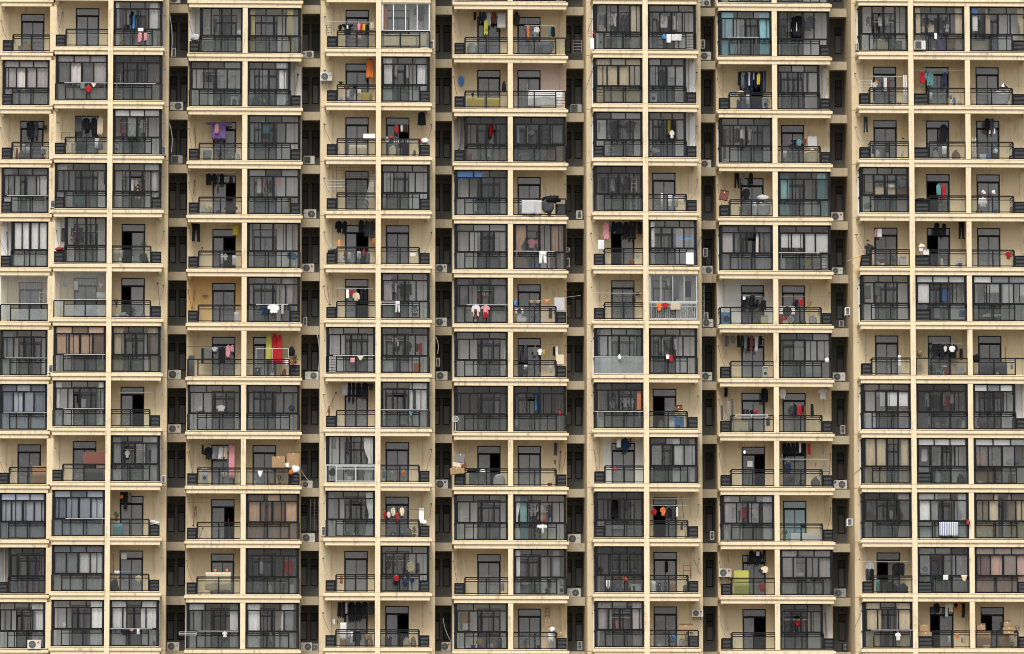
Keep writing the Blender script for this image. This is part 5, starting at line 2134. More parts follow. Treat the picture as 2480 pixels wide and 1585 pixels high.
def mk_ac(x, z, w, h, y, c, kind, par, rx=False):
    case = "ac_case" if c[0] == 'w' else ("ac_dark" if c[0] == 'd' else "ac_grey")
    m = MB()
    if kind == 'acs':
        m.box(x, x + w, y, y + 0.62, z, z + h); o = m.obj("casing", case, par, bevel=0.01)
        m = MB(); m.box(x + w * .2, x + w * .8, y - .006, y, z + h * .1, z + h * .9); m.obj("side_vent", "ac_dark", par)
        m = MB()
        for i in range(5): m.box(x + w * .2, x + w * .8, y - .012, y - .006, z + h * (.17 + .15 * i), z + h * (.2 + .15 * i))
        m.obj("vent_slats", "ac_grey", par)
    else:
        m.box(x, x + w, y, y + 0.28, z, z + h); m.obj("casing", case, par, bevel=0.012)
        if kind == 'acg':
            m = MB(); m.box(x + w * .06, x + w * .62, y - .006, y, z + h * .08, z + h * .92); o = m.obj("fin_panel", "ac_dark", par)
            m = MB()
            for i in range(7): m.box(x + w * (.09 + .075 * i), x + w * (.10 + .075 * i), y - .014, y - .006, z + h * .08, z + h * .92)
            m.obj("fins", "ac_grey", o)
        else:
            cx, cz, rr = x + w * (.62 if rx else .36), z + h * .5, h * .40
            m = MB(); m.disc((cx, cz), rr, y - .008, y, 24); o = m.obj("fan_grille", "fin_dark", par)
            m = MB()
            for k in (.98, .72, .46): m.ring((cx, cz), rr * k, 0.004, y - .02, 24)
            for k in range(4):
                a = k * math.pi / 4; m.bar((cx - rr * math.cos(a), y - .014, cz - rr * math.sin(a)), (cx + rr * math.cos(a), y - .014, cz + rr * math.sin(a)), .004, n=4)
            m.disc((cx, cz), rr * .2, y - .022, y - .008, 12)
            m.obj("guard_rings", "ac_grey", o)
            lx = x + w * (.12 if rx else .80)
            if len(c) > 1:
                m = MB()
                if c[1] == 'r':
                    m.add([(lx - .05, y - .004, z + h * .62), (lx + .05, y - .004, z + h * .62), (lx + .055, y - .004, z + h * .72), (lx, y - .004, z + h * .9), (lx - .055, y - .004, z + h * .72)], [(0, 1, 2, 3, 4)])
                    m.add([(lx - .06, y - .004, z + h * .54), (lx + .06, y - .004, z + h * .54), (lx + .06, y - .004, z + h * .57), (lx - .06, y - .004, z + h * .57)], [(0, 1, 2, 3)])
                else:
                    m.box(lx - .07, lx + .05, y - .005, y, z + h * .62, z + h * .88)
                m.obj("badge", "logo_red" if c[1] == 'r' else "logo_blue", par)
            else:
                m = MB(); m.box(lx - .05, lx + .05, y - .004, y, z + h * .55, z + h * .62); m.obj("badge", "ac_dark", par)
    m = MB()
    for k in (.18, .78):
        m.box(x + w * k, x + w * k + .03, y + .02, y + (.6 if kind == 'acs' else .34), z - .04, z)
        if kind != 'acs': m.box(x + w * k, x + w * k + .03, y + .25, y + .28, z - .16, z - .04)
    m.obj("bracket", "fin_dark", par)

def skinned(name, pts, edges, mat, par, root=0, sub=2):
    me = bpy.data.meshes.new(name); me.from_pydata([p[0] for p in pts], edges, []); me.update()
    me.materials.append(MATS[mat])
    o = bpy.data.objects.new(name, me); COL.objects.link(o); o.parent = par
    md = o.modifiers.new("skin", 'SKIN'); md.use_smooth_shade = True
    if not me.skin_vertices: me.attributes  # layer is made with the modifier
    sv = me.skin_vertices[0].data
    for i, p in enumerate(pts):
        r = p[1]; sv[i].radius = r if isinstance(r, tuple) else (r, r); sv[i].use_root = i == root
    s = o.modifiers.new("sub", 'SUBSURF'); s.levels = sub; s.render_levels = sub
    return o

def head(par, c, yaw, tilt, long_hair=False):
    """head with face turned yaw degrees from facing +Y (away from the camera)"""
    M = Matrix.Translation(c) @ Matrix.Rotation(R(yaw), 4, 'Z') @ Matrix.Rotation(R(tilt), 4, 'X')
    def P(x, y, z): return tuple(M @ Vector((x, y, z)))
    m = MB(); nu, nv = 16, 12; vs = []
    for j in range(nv + 1):
        th = math.pi * j / nv
        for i in range(nu):
            a = 2 * math.pi * i / nu
            z = math.cos(th); sr = math.sin(th)
            jaw = 1 - 0.28 * max(0, -z) ** 1.2
            y = sr * math.sin(a) * 0.098 * (jaw if math.sin(a) < 0 else 1) + (0.012 if z < -.2 and math.sin(a) > 0 else 0)
            vs.append(P(sr * math.cos(a) * 0.077 * jaw, y, z * 0.118))
    fs = [(j * nu + i, (j + 1) * nu + i, (j + 1) * nu + (i + 1) % nu, j * nu + (i + 1) % nu) for j in range(nv) for i in range(nu)]
    m.add(vs, fs, True)
    for a, b, r in (((0, .095, .01), (0, .118, -.022), .012), ((-.025, .096, -.055), (.025, .096, -.055), .006)):
        m.bar(P(*a), P(*b), r, n=6)
    for s in (-1, 1): m.bar(P(s * .076, .0, -.02), P(s * .088, -.005, .03), .014, .018, n=8)
    m.obj("head", "skin", par).location = (0, 0, 0)
    e = MB()
    for s in (-1, 1): e.bar(P(s * .03, .088, .012), P(s * .03, .096, .012), .011, n=8)
    e.obj("eyes", "hair", par).location = (0, 0, 0)
    h = MB(); vs = []
    for j in range(nv + 1):
        th = math.pi * j / nv * (0.62 if not long_hair else 0.75)
        for i in range(nu):
            a = 2 * math.pi * i / nu; z = math.cos(th); sr = math.sin(th)
            front = max(0, math.sin(a))
            k = 1.14
            lim = 0.35 * front
            vs.append(P(sr * math.cos(a) * 0.077 * k, sr * math.sin(a) * 0.098 * k - 0.006, max(z, -0.15 + (0.75 * front ** 2)) * 0.118 * k + .004))
    h.add(vs, [(j * nu + i, (j + 1) * nu + i, (j + 1) * nu + (i + 1) % nu, j * nu + (i + 1) % nu) for j in range(nv) for i in range(nu)], True)
    if long_hair:
        for s in (-1, 1):
            h.bar(P(s * .07, -.01, .05), P(s * .085, .02, -.2), .045, .03, n=8)
        h.bar(P(0, -.06, .04), P(0, -.06, -.22), .08, .06, n=8)
    h.obj("hair", "hair", par).location = (0, 0, 0)

def hand(par, w, d, s, mat="skin"):
    """palm and five fingers starting at wrist w heading along unit vector d"""
    w = Vector(w); d = Vector(d).normalized(); side = d.cross(Vector((0, 1, 0))).normalized() * s
    up = d.cross(side)
    pts = [(tuple(w), .024), (tuple(w + d * .05), (.036, .018)), (tuple(w + d * .085), (.036, .016))]
    ed = [(0, 1), (1, 2)]
    for i, L in enumerate((.060, .072, .068, .052)):
        b = w + d * .085 + side * (-.03 + .02 * i)
        q = b + d * L * .5 + up * .015; t = b + d * L * .75 + up * .045
        n = len(pts); pts += [(tuple(b), .010), (tuple(q), .009), (tuple(t), .008)]; ed += [(2, n), (n, n + 1), (n + 1, n + 2)]
    b = w + d * .03 - side * .032; n = len(pts)
    pts += [(tuple(b), .012), (tuple(b + d * .03 - side * .02 + up * .02), .010), (tuple(b + d * .055 - side * .012 + up * .035), .009)]
    ed += [(1, n), (n, n + 1), (n + 1, n + 2)]
    return skinned("hand", [(tuple(Vector(p) - par.location), r) for p, r in pts], ed, mat, par, 0, 1)

def build_man():
    x, y, zf = 19.72, 0.62, FL(5)
    t = thing("person", (x, y, zf), "man in grey shirt with his back turned, reaching down over the railing", "person")
    def V(a, b, c): return (a, b, c)
    # legs and trousers
    P = [(V(0, 0, .84), (.16, .11)), (V(-.09, 0, .80), .10), (V(-.12, -.06, .46), .065), (V(-.12, 0, .09), .048), (V(-.12, .13, .04), (.045, .035)),
         (V(.09, 0, .80), .10), (V(.11, -.05, .46), .065), (V(.12, .02, .09), .048), (V(.12, .15, .04), (.045, .035))]
    skinned("trousers", P, [(0, 1), (1, 2), (2, 3), (3, 4), (0, 5), (5, 6), (6, 7), (7, 8)], "cloth_d", t)
    # torso with arms: one continuous body
    P = [(V(0, 0, .86), (.12, .09)), (V(.03, .0, 1.02), (.11, .07)), (V(.045, -.02, 1.14), (.11, .06)), (V(.02, -.05, 1.22), (.07, .05)), (V(-.02, -.07, 1.31), .055), (V(-.05, -.09, 1.36), .055),
         (V(-.14, -.05, 1.19), .05), (V(-.25, -.18, .99), .046), (V(-.40, -.62, .84), .032),
         (V(.19, -.045, 1.18), .05), (V(.26, -.04, .97), .046), (V(.20, -.22, .86), .032)]
    E_ = [(0, 1), (1, 2), (2, 3), (3, 4), (4, 5), (3, 6), (6, 7), (7, 8), (3, 9), (9, 10), (10, 11)]
    skinned("body", [(p, r if isinstance(r, tuple) else r * .93) for p, r in P], E_, "skin", t)
    m = MB()                                               # shirt: one tapered shell with two sleeves
    m.rings([(0, 0, .80, .175, .13), (.005, 0, .90, .165, .125), (.03, -.005, 1.02, .175, .12), (.045, -.02, 1.12, .20, .125), (.04, -.035, 1.20, .205, .115), (.02, -.05, 1.265, .14, .09), (-.01, -.065, 1.31, .065, .06)])
    m.rings([(-.12, -.045, 1.235, .06, .07), (-.17, -.08, 1.16, .072, .072), (-.225, -.14, 1.04, .066, .066)])
    m.rings([(.17, -.045, 1.235, .06, .07), (.22, -.045, 1.15, .07, .07), (.255, -.042, 1.03, .064, .064)])
    q = m.obj("shirt", "cloth_d", t); q.location = (0, 0, 0)
    hand(t, (x - .40, y - .62, zf + .84), (-.5, -.75, -.35), 1)
    hand(t, (x + .20, y - .22, zf + .86), (-.6, -.7, -.2), -1)
    head(t, Vector((-.055, -.10, 1.42)), 28, -30)
    # wooden frame in his hand
    m = MB(); yy = -0.14
    Z = lambda v: zf + (952 - v) / 169.4
    X = lambda u: 19.31 + (u - 868) / 169.4
    for a, b, r in (((855, 853), (720, 910), .018), ((765, 905), (812, 1062), .017), ((852, 855), (812, 1062), .019), ((828, 868), (822, 905), .014)):
        m.bar((X(a[0]), yy, Z(a[1])), (X(b[0]), yy - .04, Z(b[1])), r, n=6)
    tag(m.obj("wooden_frame", "wood_light", origin=(X(812), yy, Z(950))), "pale wooden folding frame held out over the railing by the man in grey", "wooden frame")

def build_woman():
    x, y, zf = -20.55, 0.42, FL(4)
    t = thing("person", (x, y, zf), "long haired woman in black looking out of a half open balcony window", "person")
    P = [((0, .35, .58), (.15, .13)), ((0, .30, .78), (.13, .10)), ((0, .22, .98), (.16, .10)), ((0, .18, 1.06), (.12, .08)), ((0, .16, 1.13), .05), ((0, .15, 1.18), .05),
         ((-.18, .2, 1.02), .055), ((-.22, .08, .86), .042), ((-.12, -.08, .98), .032), ((.18, .2, 1.02), .055), ((.23, .08, .86), .042), ((.12, -.08, .98), .032),
         ((-.1, .1, .54), .085), ((-.1, -.1, .50), .06), ((-.1, -.06, .08), .045), ((.1, .1, .54), .085), ((.1, -.1, .50), .06), ((.1, -.06, .08), .045)]
    skinned("body", P, [(0, 1), (1, 2), (2, 3), (3, 4), (4, 5), (3, 6), (6, 7), (7, 8), (3, 9), (9, 10), (10, 11), (0, 12), (12, 13), (13, 14), (0, 15), (15, 16), (16, 17)], "skin", t)
    skinned("jacket", [((0, .35, .62), (.17, .15)), ((0, .30, .78), (.15, .12)), ((0, .22, .98), (.18, .12)), ((0, .18, 1.05), (.13, .09)),
                       ((-.18, .2, 1.02), .072), ((-.22, .08, .86), .058), ((-.14, -.04, .95), .045), ((.18, .2, 1.02), .072), ((.23, .08, .86), .058), ((.14, -.04, .95), .045)],
            [(0, 1), (1, 2), (2, 3), (3, 4), (4, 5), (5, 6), (3, 7), (7, 8), (8, 9)], "cloth_k", t)
    skinned("trousers", [((0, .35, .56), (.17, .15)), ((-.1, .1, .54), .10), ((-.1, -.1, .50), .075), ((-.1, -.06, .1), .06), ((.1, .1, .54), .10), ((.1, -.1, .50), .075), ((.1, -.06, .1), .06)],
            [(0, 1), (1, 2), (2, 3), (0, 4), (4, 5), (5, 6)], "cloth_d", t)
    hand(t, (x - .12, y - .08, zf + .98), (.5, -.5, -.1), 1); hand(t, (x + .12, y - .08, zf + .98), (-.5, -.5, -.1), -1)
    head(t, Vector((0, .14, 1.27)), 172, -4, True)
    s = MB(); s.lathe((x, y + .35, zf - .02), [(.17, 0), (.15, .42), (.19, .44), (.19, .48)], 14)
    tag(s.obj("stool", "paint_m", origin=(x, y + .35, zf)), "low dark stool under the woman behind the window", "stool")

build_man()
build_woman()

def ordpos(gap, row, col):
    if gap is not None:
        return "%s row, %s recess from left" % (ORD[max(1, row)] if row > 0 else "top", ORD[gap + 1])
    return "%s row, %s balcony column" % (ORD[row] if row > 0 else "topmost cut off", ORD[col + 1])

recs = []
for ln in ITEMS.strip().split('\n'):
    a = ln.split()
    recs.append([a[0], a[1], int(a[2]), int(a[3])] + [float(q) / 100 for q in a[4:8]] + [a[8]])
from collections import Counter, defaultdict
cnt = defaultdict(list)
for i, rc in enumerate(recs): cnt[(rc[0], rc[1], rc[2], rc[3])].append((rc[4], i))
rank = {}
for k, L in cnt.items():
    L.sort()
    for j, (_, i) in enumerate(L): rank[i] = (j + 1, len(L))

for i, (ty, c, row, col, x, z, wd, h, dp) in enumerate(recs):
    gap = None
    if dp == 'g': gap = min(range(6), key=lambda g: abs(sum(GAPS[g][:2]) / 2 - (x + wd / 2)))
    Y0 = 0.0 if dp == 'g' else COLS[col][2]
    zf = FL(row)
    if dp == 'g':
        y = BY + 0.12
        if ty == 'hose': y = BY - 0.06
    elif dp == 'h': y = Y0 + D - 0.42
    elif ty == 'acs': y = Y0 + 0.25
    else: y = Y0 + DEPTH.get(dp, 0.6)
    nm, cat, grp = NAMES[ty]
    seed = i * 13 + 5
    j, n = rank[i]
    where = {'g': "in the", 'h': "on the wall beside"}.get(dp) or WHERE.get(dp, "beside")
    if ty in ('bag', 'bx', 'board', 'wm', 'lad', 'ch', 'pl', 'pot', 'fan', 'bkt') and dp in 'mn': where = "inside"
    desc = CN[c[0]] + " " + NOUN[ty]
    if len(c) > 1: desc += " with %s badge" % ("red" if c[1] == 'r' else "blue")
    if n > 1: desc += (" (%s from left)" % ORD[min(j, 20)]) if False else " %s from left" % ORD[min(j, 20)]
    lab = "%s %s, %s" % (desc, where, ordpos(gap, row, col))
    lab = lab.replace(" in the, ", ", ").replace("on the wall beside,", "on the wall,")
    xc, z1 = x + wd / 2, z + h
    # things that stand reach down to the floor when close to it
    if ty in ("bx", "board", "lad", "wm", "ch", "bag", "fan", "tab") and dp in 'rmnw' and z - zf < 0.22: h = z1 - zf; z = zf
    pc = "paint_" + c[0]
    if ty == 'sh': o = mk_shirt(x, z, wd, h, y, c, seed)
    elif ty == 'shw': o = mk_shirt(x, z, wd, h, y, c, seed, True); o.name = "jacket"
    elif ty == 'tr': o = mk_trousers(x, z, wd, h, y, c, seed)
    elif ty == 'tw':
        fold = dict(th=0.02, amp=0.035) if wd > .8 else {}
        o = mk_towel(x, z, wd, h, y, c, seed, mat="cloth_plaid" if (row, col) == (1, 7) and wd > .4 else None, **fold)
    elif ty == 'tws': o = mk_towel(x, z, wd, h, y, c, seed, mat="cloth_stripe")
    elif ty == 'quilt': o = mk_towel(x, z, wd, h, y, c, seed, th=0.08, amp=0.03, name="quilt")
    elif ty == 'dr':
        m = MB(); hw = wd / 2
        m.sheet(lambda t: xc - hw * (0.5 + .28 * min(1, t * 10) + .22 * t), lambda t: xc + hw * (0.5 + .28 * min(1, t * 10) + .22 * t), z1, z, y, 0.05, seed, 0.025, nz=10, hem=0.02)
        o = m.obj("dress", "cloth_" + c, origin=(xc, y, z1)); hanger(o, xc, y, z1, wd * .5)
    elif ty == 'un':
        m = MB(); m.sheet(lambda t: x + wd * .35 * t, lambda t: x + wd - wd * .35 * t, z1, z, y, 0.012, seed, 0.01, nx=6, nz=4)
        o = m.obj("underwear", "cloth_" + c, origin=(xc, y, z1))
    elif ty == 'so':
        k = max(1, min(5, int(wd / 0.075)))
        for q in range(k):
            m = MB(); sx = x + wd * (q + .5) / k; rg = random.Random(seed + q); hh = h * rg.uniform(.7, 1)
            m.sheet(lambda t: sx - .022 + .012 * t, lambda t: sx + .022 + .03 * max(0, t - .6), z1, z1 - hh, y, 0.014, seed + q, .004, nx=4, nz=5)
            s = m.obj("sock", "cloth_" + c, origin=(sx, y, z1))
            tag(s, "%s sock%s %s, %s" % (CN[c[0]], " %s from left" % ORD[q + 1] if k > 1 else "", where, ordpos(gap, row, col)), "sock", grp)
        continue
    elif ty == 'bag':
        m = MB(); m.blob((xc, y + .05, z + h * .43), wd / 2, min(.22, max(.09, wd / 2)), h * .55, seed, .6, 14, 10)
        rg = random.Random(seed)
        m.bar((xc + rg.uniform(-.1, .1) * wd, y + .05, z + h * .85), (xc + rg.uniform(-.2, .2) * wd, y + .05, z1 + .02), .03 if h > .2 else .015, .045 if h > .2 else .02, n=7)
        o = m.obj("bag", "bag_red" if c == 'r' else "cloth_" + c, origin=(xc, y, z))
    elif ty == 'bx':
        o = thing("box", (xc, y, z), None, None)
        dpth = min(.4, max(.15, wd)); m = MB(); rg = random.Random(seed); a = rg.uniform(-.12, .12)
        m.box(-wd / 2, wd / 2, 0, dpth, 0, h - .01); bo = m.obj("carton", pc, None, bevel=.006); bo.parent = o
        m = MB(); m.box(-.025, .025, -.003, dpth + .002, h - .01, h - .005); m.box(-.025, .025, -.003, 0, h - .09, h - .01); b2 = m.obj("tape", "paint_e"); b2.parent = o
        m = MB()
        if rg.random() < .5:
            m.add([(-wd / 2, 0, h - .01), (wd / 2, 0, h - .01), (wd / 2 - .01, -.05, h + .07), (-wd / 2 + .01, -.05, h + .07), (-wd / 2, .006, h - .01), (wd / 2, .006, h - .01), (wd / 2 - .01, -.044, h + .07), (-wd / 2 + .01, -.044, h + .07)],
                  [(0, 1, 2, 3), (7, 6, 5, 4), (2, 6, 7, 3), (0, 3, 7, 4), (1, 5, 6, 2)])
            b3 = m.obj("flap", pc); b3.parent = o
        o.rotation_euler.z = a
        if dp in 'fe': o.rotation_euler.y = rg.uniform(-.25, .25)
    elif ty == 'board':
        m = MB(); ln = .06 if dp in 'rm' else .0
        t_ = .03
        m.add([(x, y, z), (x + wd, y, z), (x + wd, y + ln, z1), (x, y + ln, z1), (x, y + t_, z), (x + wd, y + t_, z), (x + wd, y + ln + t_, z1), (x, y + ln + t_, z1)],
              [(0, 1, 2, 3), (7, 6, 5, 4), (3, 2, 6, 7), (0, 3, 7, 4), (1, 5, 6, 2), (0, 4, 5, 1)])
        o = m.obj("board", pc, origin=(xc, y, z), bevel=.006)
        if wd > .25 and h > .3:
            m = MB(); e = .018
            m.box(x + .03, x + wd - .03, y - .008, y + .001, z + .03, z + .03 + e); 
            m.box(x + wd / 2 - e / 2, x + wd / 2 + e / 2, y - .006, y + .002, z + .05, z + h * .5)
            m.obj("batten", pc, o, origin=(xc, y, z))
    elif ty == 'dia':
        m = MB(); hw = wd / 2; zc = z + h / 2
        m.add([(xc - hw, y, zc), (xc, y, z), (xc + hw, y, zc), (xc, y, z1), (xc - hw, y + .02, zc), (xc, y + .02, z), (xc + hw, y + .02, zc), (xc, y + .02, z1)],
              [(0, 1, 2, 3), (7, 6, 5, 4), (0, 4, 5, 1), (1, 5, 6, 2), (2, 6, 7, 3), (3, 7, 4, 0)])
        o = m.obj("wall_tile", pc, origin=(xc, y, z))
    elif ty == 'lad':
        o = thing("ladder", (xc, y, z), None, None)
        m = MB(); tp = .72
        for s in (-1, 1): m.bar((s * (wd / 2 - .02), 0, 0), (s * wd / 2 * tp, .1, h), .018, n=4)
        a = m.obj("side_rails", pc); a.parent = o
        k = max(3, int(h / .27))
        for q in range(k):
            t = (q + .8) / (k + .3); ww = (wd / 2 - .02) * (1 - t) + wd / 2 * tp * t
            m = MB(); m.box(-ww, ww, .1 * t - .03, .1 * t + .03, h * t - .012, h * t + .012); a = m.obj("rung", pc); a.parent = o
        m = MB()
        for s in (-1, 1): m.bar((s * (wd / 2 - .03), .38, 0), (s * wd / 2 * tp, .12, h), .012, n=4)
        a = m.obj("back_legs", pc); a.parent = o
    elif ty == 'br':
        o = thing("broom", (xc, y, z), None, None)
        rg = random.Random(seed); s = rg.choice((-1, 1)) if wd > .05 else 1
        zz = zf if (dp in 'wr' and z - zf < .75) else z
        m = MB(); m.bar((s * wd / 2, -.1, zz - z), (-s * wd / 2, .06, h), .013, n=6); a = m.obj("stick", pc if c[0] != 'd' else "paint_m"); a.parent = o
        m = MB(); 
        if rg.random() < .5: m.bar((-s * wd / 2, .06, h - .02), (-s * wd / 2, .06, h + .08), .03, .05, n=8)
        else: m.bar((s * wd / 2, -.1, zz - z + .08), (s * wd / 2, -.1, zz - z), .03, .07, n=8)
        a = m.obj("brush_head", "paint_" + rg.choice("dgk")); a.parent = o
    elif ty == 'pole':
        m = MB()
        if dp == 'v': m.bar((xc, y, z), (xc, y, z1), max(.012, wd / 2), n=8); o = m.obj("drying_pole", pc, origin=(xc, y, z))
        else:
            rr = 0.019 if (c[0] in 'ws' and h < .06) else .009
            fall = c[0] in 's' and h > .15
            zc = (z + z1) / 2
            A = (x, y, z1 if fall else zc); B = (x + wd, y, z if fall else zc)
            if (row, col) == (6, 8): A, B = (x, y, z), (x + wd, y, z1)
            if c[0] == 'w': pc = 'pole_white'
            m.bar(A, B, rr, n=8)
            o = m.obj("drying_pole", pc, origin=(xc, y, zc))
            if wd > .8 and (row, col) != (6, 8):
                b = MB()
                for q in ((.06, .94) if (row, col) != (6, 8) else ()):
                    px = x + wd * q
                    if dp in 'f': b.bar((px, y, zc), (px, Y0 + .03, zc - .03), .009, n=5); b.bar((px, y, zc), (px, Y0 - .01, zc - .35), .008, n=5)
                    else:
                        b.bar((px, y, zc), (px, y, min(zf + 2.79, max(zc, zf + 2.4))), .005, n=4)
                b.obj("bracket", pc, o, origin=(xc, y, zc))
    elif ty == 'wm':
        o = thing("washing_machine", (xc, y, z), None, None); dd = .5
        m = MB(); m.box(-wd / 2, wd / 2, 0, dd, .02, h); a = m.obj("cabinet", pc, bevel=.015); a.parent = o
        m = MB(); m.disc((0, h * .45), wd * .3, -.015, 0, 20); a = m.obj("door", "ac_dark"); a.parent = o
        m = MB(); m.box(-wd / 2 + .02, wd / 2 - .02, -.006, 0, h * .84, h * .95); a = m.obj("control_panel", "paint_g"); a.parent = o
    elif ty in ('ac', 'acg', 'acs'):
        o = thing("air_conditioner", (xc, y, z), None, None); mk_ac(x, z, wd, h, y, c, ty, o, rx=(i % 5 == 3))
    elif ty in ('pl',):
        o = thing("potted_plant", (xc, y, z), None, None); rg = random.Random(seed)
        ph = min(.2, h * .35); m = MB(); m.lathe((0, 0, 0), [(wd * .18, 0), (wd * .26, ph), (wd * .28, ph), (wd * .22, ph - .02)], 12); a = m.obj("pot", "paint_c"); a.parent = o
        m = MB()
        for q in range(90):
            p = Vector((rg.gauss(0, .22) * wd, rg.gauss(0, .08), ph + (h - ph) * rg.uniform(.1, 1)))
            d = Vector((rg.uniform(-1, 1), rg.uniform(-1, .3), rg.uniform(-.4, 1))).normalized() * rg.uniform(.04, .09); s = d.cross(Vector((0, 1, .3))).normalized() * .02
            m.add([p, p + d * .5 + s, p + d, p + d * .5 - s], [(0, 1, 2, 3)])
        for q in range(5): m.bar((0, 0, ph * .8), (rg.gauss(0, .15) * wd, rg.gauss(0, .05), h * rg.uniform(.6, .9)), .006, n=4)
        a = m.obj("leaves", "leaf" if c[0] != 'k' else "leaf_dark"); a.parent = o
    elif ty in ('po', 'pot', 'bkt'):
        m = MB(); m.lathe((xc, y, z), [(wd * .34, 0), (wd * .48, h), (wd * .5, h), (wd * .44, h - .02)], 16)
        o = m.obj(nm, pc, origin=(xc, y, z))
        if ty == 'bkt':
            b = MB(); b.tube([(xc - wd * .46, y, z1), (xc - wd * .25, y, z1 + .08), (xc + wd * .25, y, z1 + .08), (xc + wd * .46, y, z1)], .006); b.obj("handle", "grey_metal", o, origin=(xc, y, z))
    elif ty in ('ch', 'tab'):
        o = thing(nm, (xc, y, z), None, None); sh_ = h * .5 if ty == 'ch' else h
        m = MB(); m.box(-wd / 2, wd / 2, 0, .38, sh_ - .04, sh_); a = m.obj("seat" if ty == 'ch' else "table_top", pc); a.parent = o
        for sx in (-1, 1):
            for yy in (.02, .36):
                m = MB(); m.bar((sx * (wd / 2 - .02), yy, 0), (sx * (wd / 2 - .03), yy, sh_ - .04), .016, n=5); a = m.obj("leg", pc); a.parent = o
        if ty == 'ch':
            m = MB(); m.box(-wd / 2, wd / 2, .36, .39, sh_ + .12, h)
            for sx in (-1, 1): m.box(sx * (wd / 2) - .015, sx * (wd / 2) + .015, .36, .385, sh_, sh_ + .12)
            a = m.obj("backrest", pc); a.parent = o
    elif ty == 'fan':
        o = thing("fan", (xc, y, z), None, None); rr = min(wd, h) * .48; zc = h - rr
        m = MB(); m.ring((0, zc), rr, .012, 0, 20); m.ring((0, zc), rr * .6, .006, 0, 20)
        for q in range(8): m.bar((0, .01, zc), (rr * math.cos(q * .785), .01, zc + rr * math.sin(q * .785)), .005, n=4)
        a = m.obj("guard", pc); a.parent = o
        m = MB()
        for q in range(3):
            an = q * 2.09; m.add([(0, .03, zc), (rr * .8 * math.cos(an), .03, zc + rr * .8 * math.sin(an)), (rr * .8 * math.cos(an + .7), .05, zc + rr * .8 * math.sin(an + .7))], [(0, 1, 2)])
        a = m.obj("blades", "paint_g"); a.parent = o
        m = MB(); m.bar((0, .05, 0), (0, .05, zc), .014, n=6); m.box(-wd * .3, wd * .3, 0, .12, 0, .02); a = m.obj("stand", pc); a.parent = o
    elif ty == 'umb':
        o = thing("umbrella", (xc, y, z), None, None); m = MB(); n8 = 8; vs = [(0, 0, h)]
        for q in range(n8): vs.append((wd * .55 * math.cos(q * .785), .28 * math.sin(q * .785), h * .25))
        m.add(vs, [(0, 1 + q, 1 + (q + 1) % 8) for q in range(0, 8, 2)]); m.cur = 1; m.add(vs, [(0, 1 + q, 1 + (q + 1) % 8) for q in range(1, 8, 2)])
        a = m.obj("canopy", ["cloth_k", "cloth_w"]); a.parent = o
        m = MB(); m.bar((0, 0, -.2), (0, 0, h), .01, n=5); a = m.obj("shaft", "grey_metal"); a.parent = o
    elif ty == 'rack':
        m = MB()
        for s in (0, 1): m.bar((x + wd * s, y, z), (x + wd * s, y, z1), .012, n=5)
        k = 4 if h > .3 else 2
        for q in (range(k + 1) if wd < 1.2 or h < .3 else [k]): m.bar((x, y, z + h * q / k), (x + wd, y, z + h * q / k), .010, n=5)
        if wd > 1.2: m.bar((xc, y, z), (xc, y, z1), .012, n=5)
        for q in range(5): m.bar((x + wd * (q + .5) / 5, y, z1), (x + wd * (q + .5) / 5, y + .25, z1 - .02), .006, n=4)
        o = m.obj("drying_rack", pc, origin=(xc, y, z))
    elif ty == 'grille':
        m = MB(); k = int(h / .155)
        for q in range(k + 1): m.bar((x, y, z + h * q / k), (x + wd, y, z + h * q / k), .008, n=4)
        for q in range(4 if wd > 1 else 3): m.bar((x + wd * q / (3 if wd > 1 else 2), y, z), (x + wd * q / (3 if wd > 1 else 2), y, z1), .012, n=4)
        o = m.obj("security_grille", pc, origin=(xc, y, z))
    elif ty == 'stk':
        m = MB()
        for q in range(8): m.bar((x + wd * (.02 + .11 * q), y - .1, zf), (x + wd * (.85 + .02 * q), y + .4, z1), .011, n=5)
        o = m.obj("pole_bundle", "paint_s", origin=(xc, y, z))
    elif ty == 'stat':
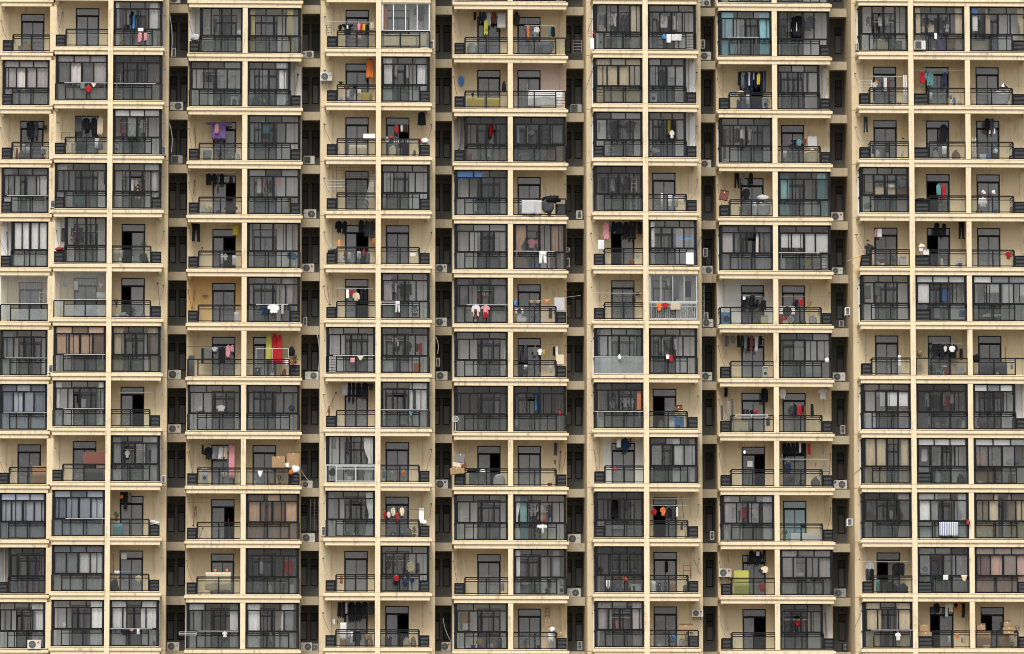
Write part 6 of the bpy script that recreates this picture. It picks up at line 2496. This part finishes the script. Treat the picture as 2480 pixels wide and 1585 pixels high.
        m = MB(); m.lathe((xc, y, z), [(.06, 0), (.07, .03), (.04, .06), (.055, .18), (.07, .30), (.03, .40), (.025, .42), (.045, .46), (.04, .51), (.01, .54)], 10); o = m.obj("figurine", "paint_m", origin=(xc, y, z))
    elif ty == 'chime':
        m = MB()
        for q in range(7): m.bar((x + wd * (q + .5) / 7, y, z1 - .1), (x + wd * (q + .5) / 7, y, z1 - .18 - .02 * (q % 3)), .012, n=5)
        m.box(x, x + wd, y - .01, y + .01, z1 - .1, z1 - .08); m.bar((xc, y, z1 + .1), (xc - .02, y, z1 - .1), .006, n=4)
        o = m.obj("wind_chime", pc, origin=(xc, y, z))
    elif ty == 'txt':
        cu = bpy.data.curves.new("window_lettering", 'FONT'); cu.body = "mommy"; cu.size = .30; cu.extrude = .002; cu.align_x = 'CENTER'; cu.offset = .004
        cu.materials.append(MATS["paint_b"]); q = bpy.data.objects.new("lettering_curve", cu)
        o = bpy.data.objects.new("window_lettering", bpy.data.meshes.new_from_object(q)); bpy.data.objects.remove(q); COL.objects.link(o); o.location = (xc, Y0 + .122, z + .06); o.rotation_euler = (R(90), 0, 0)
        lab = "blue mommy lettering on the pane, %s" % ordpos(gap, row, col)
    elif ty == 'lamp':
        m = MB(); m.blob((xc, y, z + h / 2), .05, .05, .08, 3, 0, 10, 8, False); o = m.obj("lamp", "bulb", origin=(xc, y, z))
        b = MB(); b.bar((xc, y, z1), (xc, y, zf + 2.7), .006, n=4); b.obj("cord", "ac_dark", o, origin=(xc, y, z))
    elif ty == 'hose':
        m = MB(); pts = []
        for q in range(13):
            t = q / 12
            bx = math.sin(math.pi * t) * (.10 if wd < .12 else .0)
            xx = x + wd * (t if c != 'g' else (1 - t) ** 1.6) + bx
            if c == 'w' and wd > .3: xx = x + wd * t ** 1.8
            pts.append((xx, y if dp == 'g' else COLS[col][2] + D - .03, z1 - h * t))
        m.tube(pts, .016 if c == 'w' else .010)
        o = m.obj("hose", "paint_s" if c == 'w' else "paint_g", origin=(xc, y, z))
    else:
        continue
    if ty == 'bag' and dp == 'g': lab = "white plastic bag hanging in front of the wall, " + ordpos(gap, row, col)
    tag(o, lab, cat, grp)
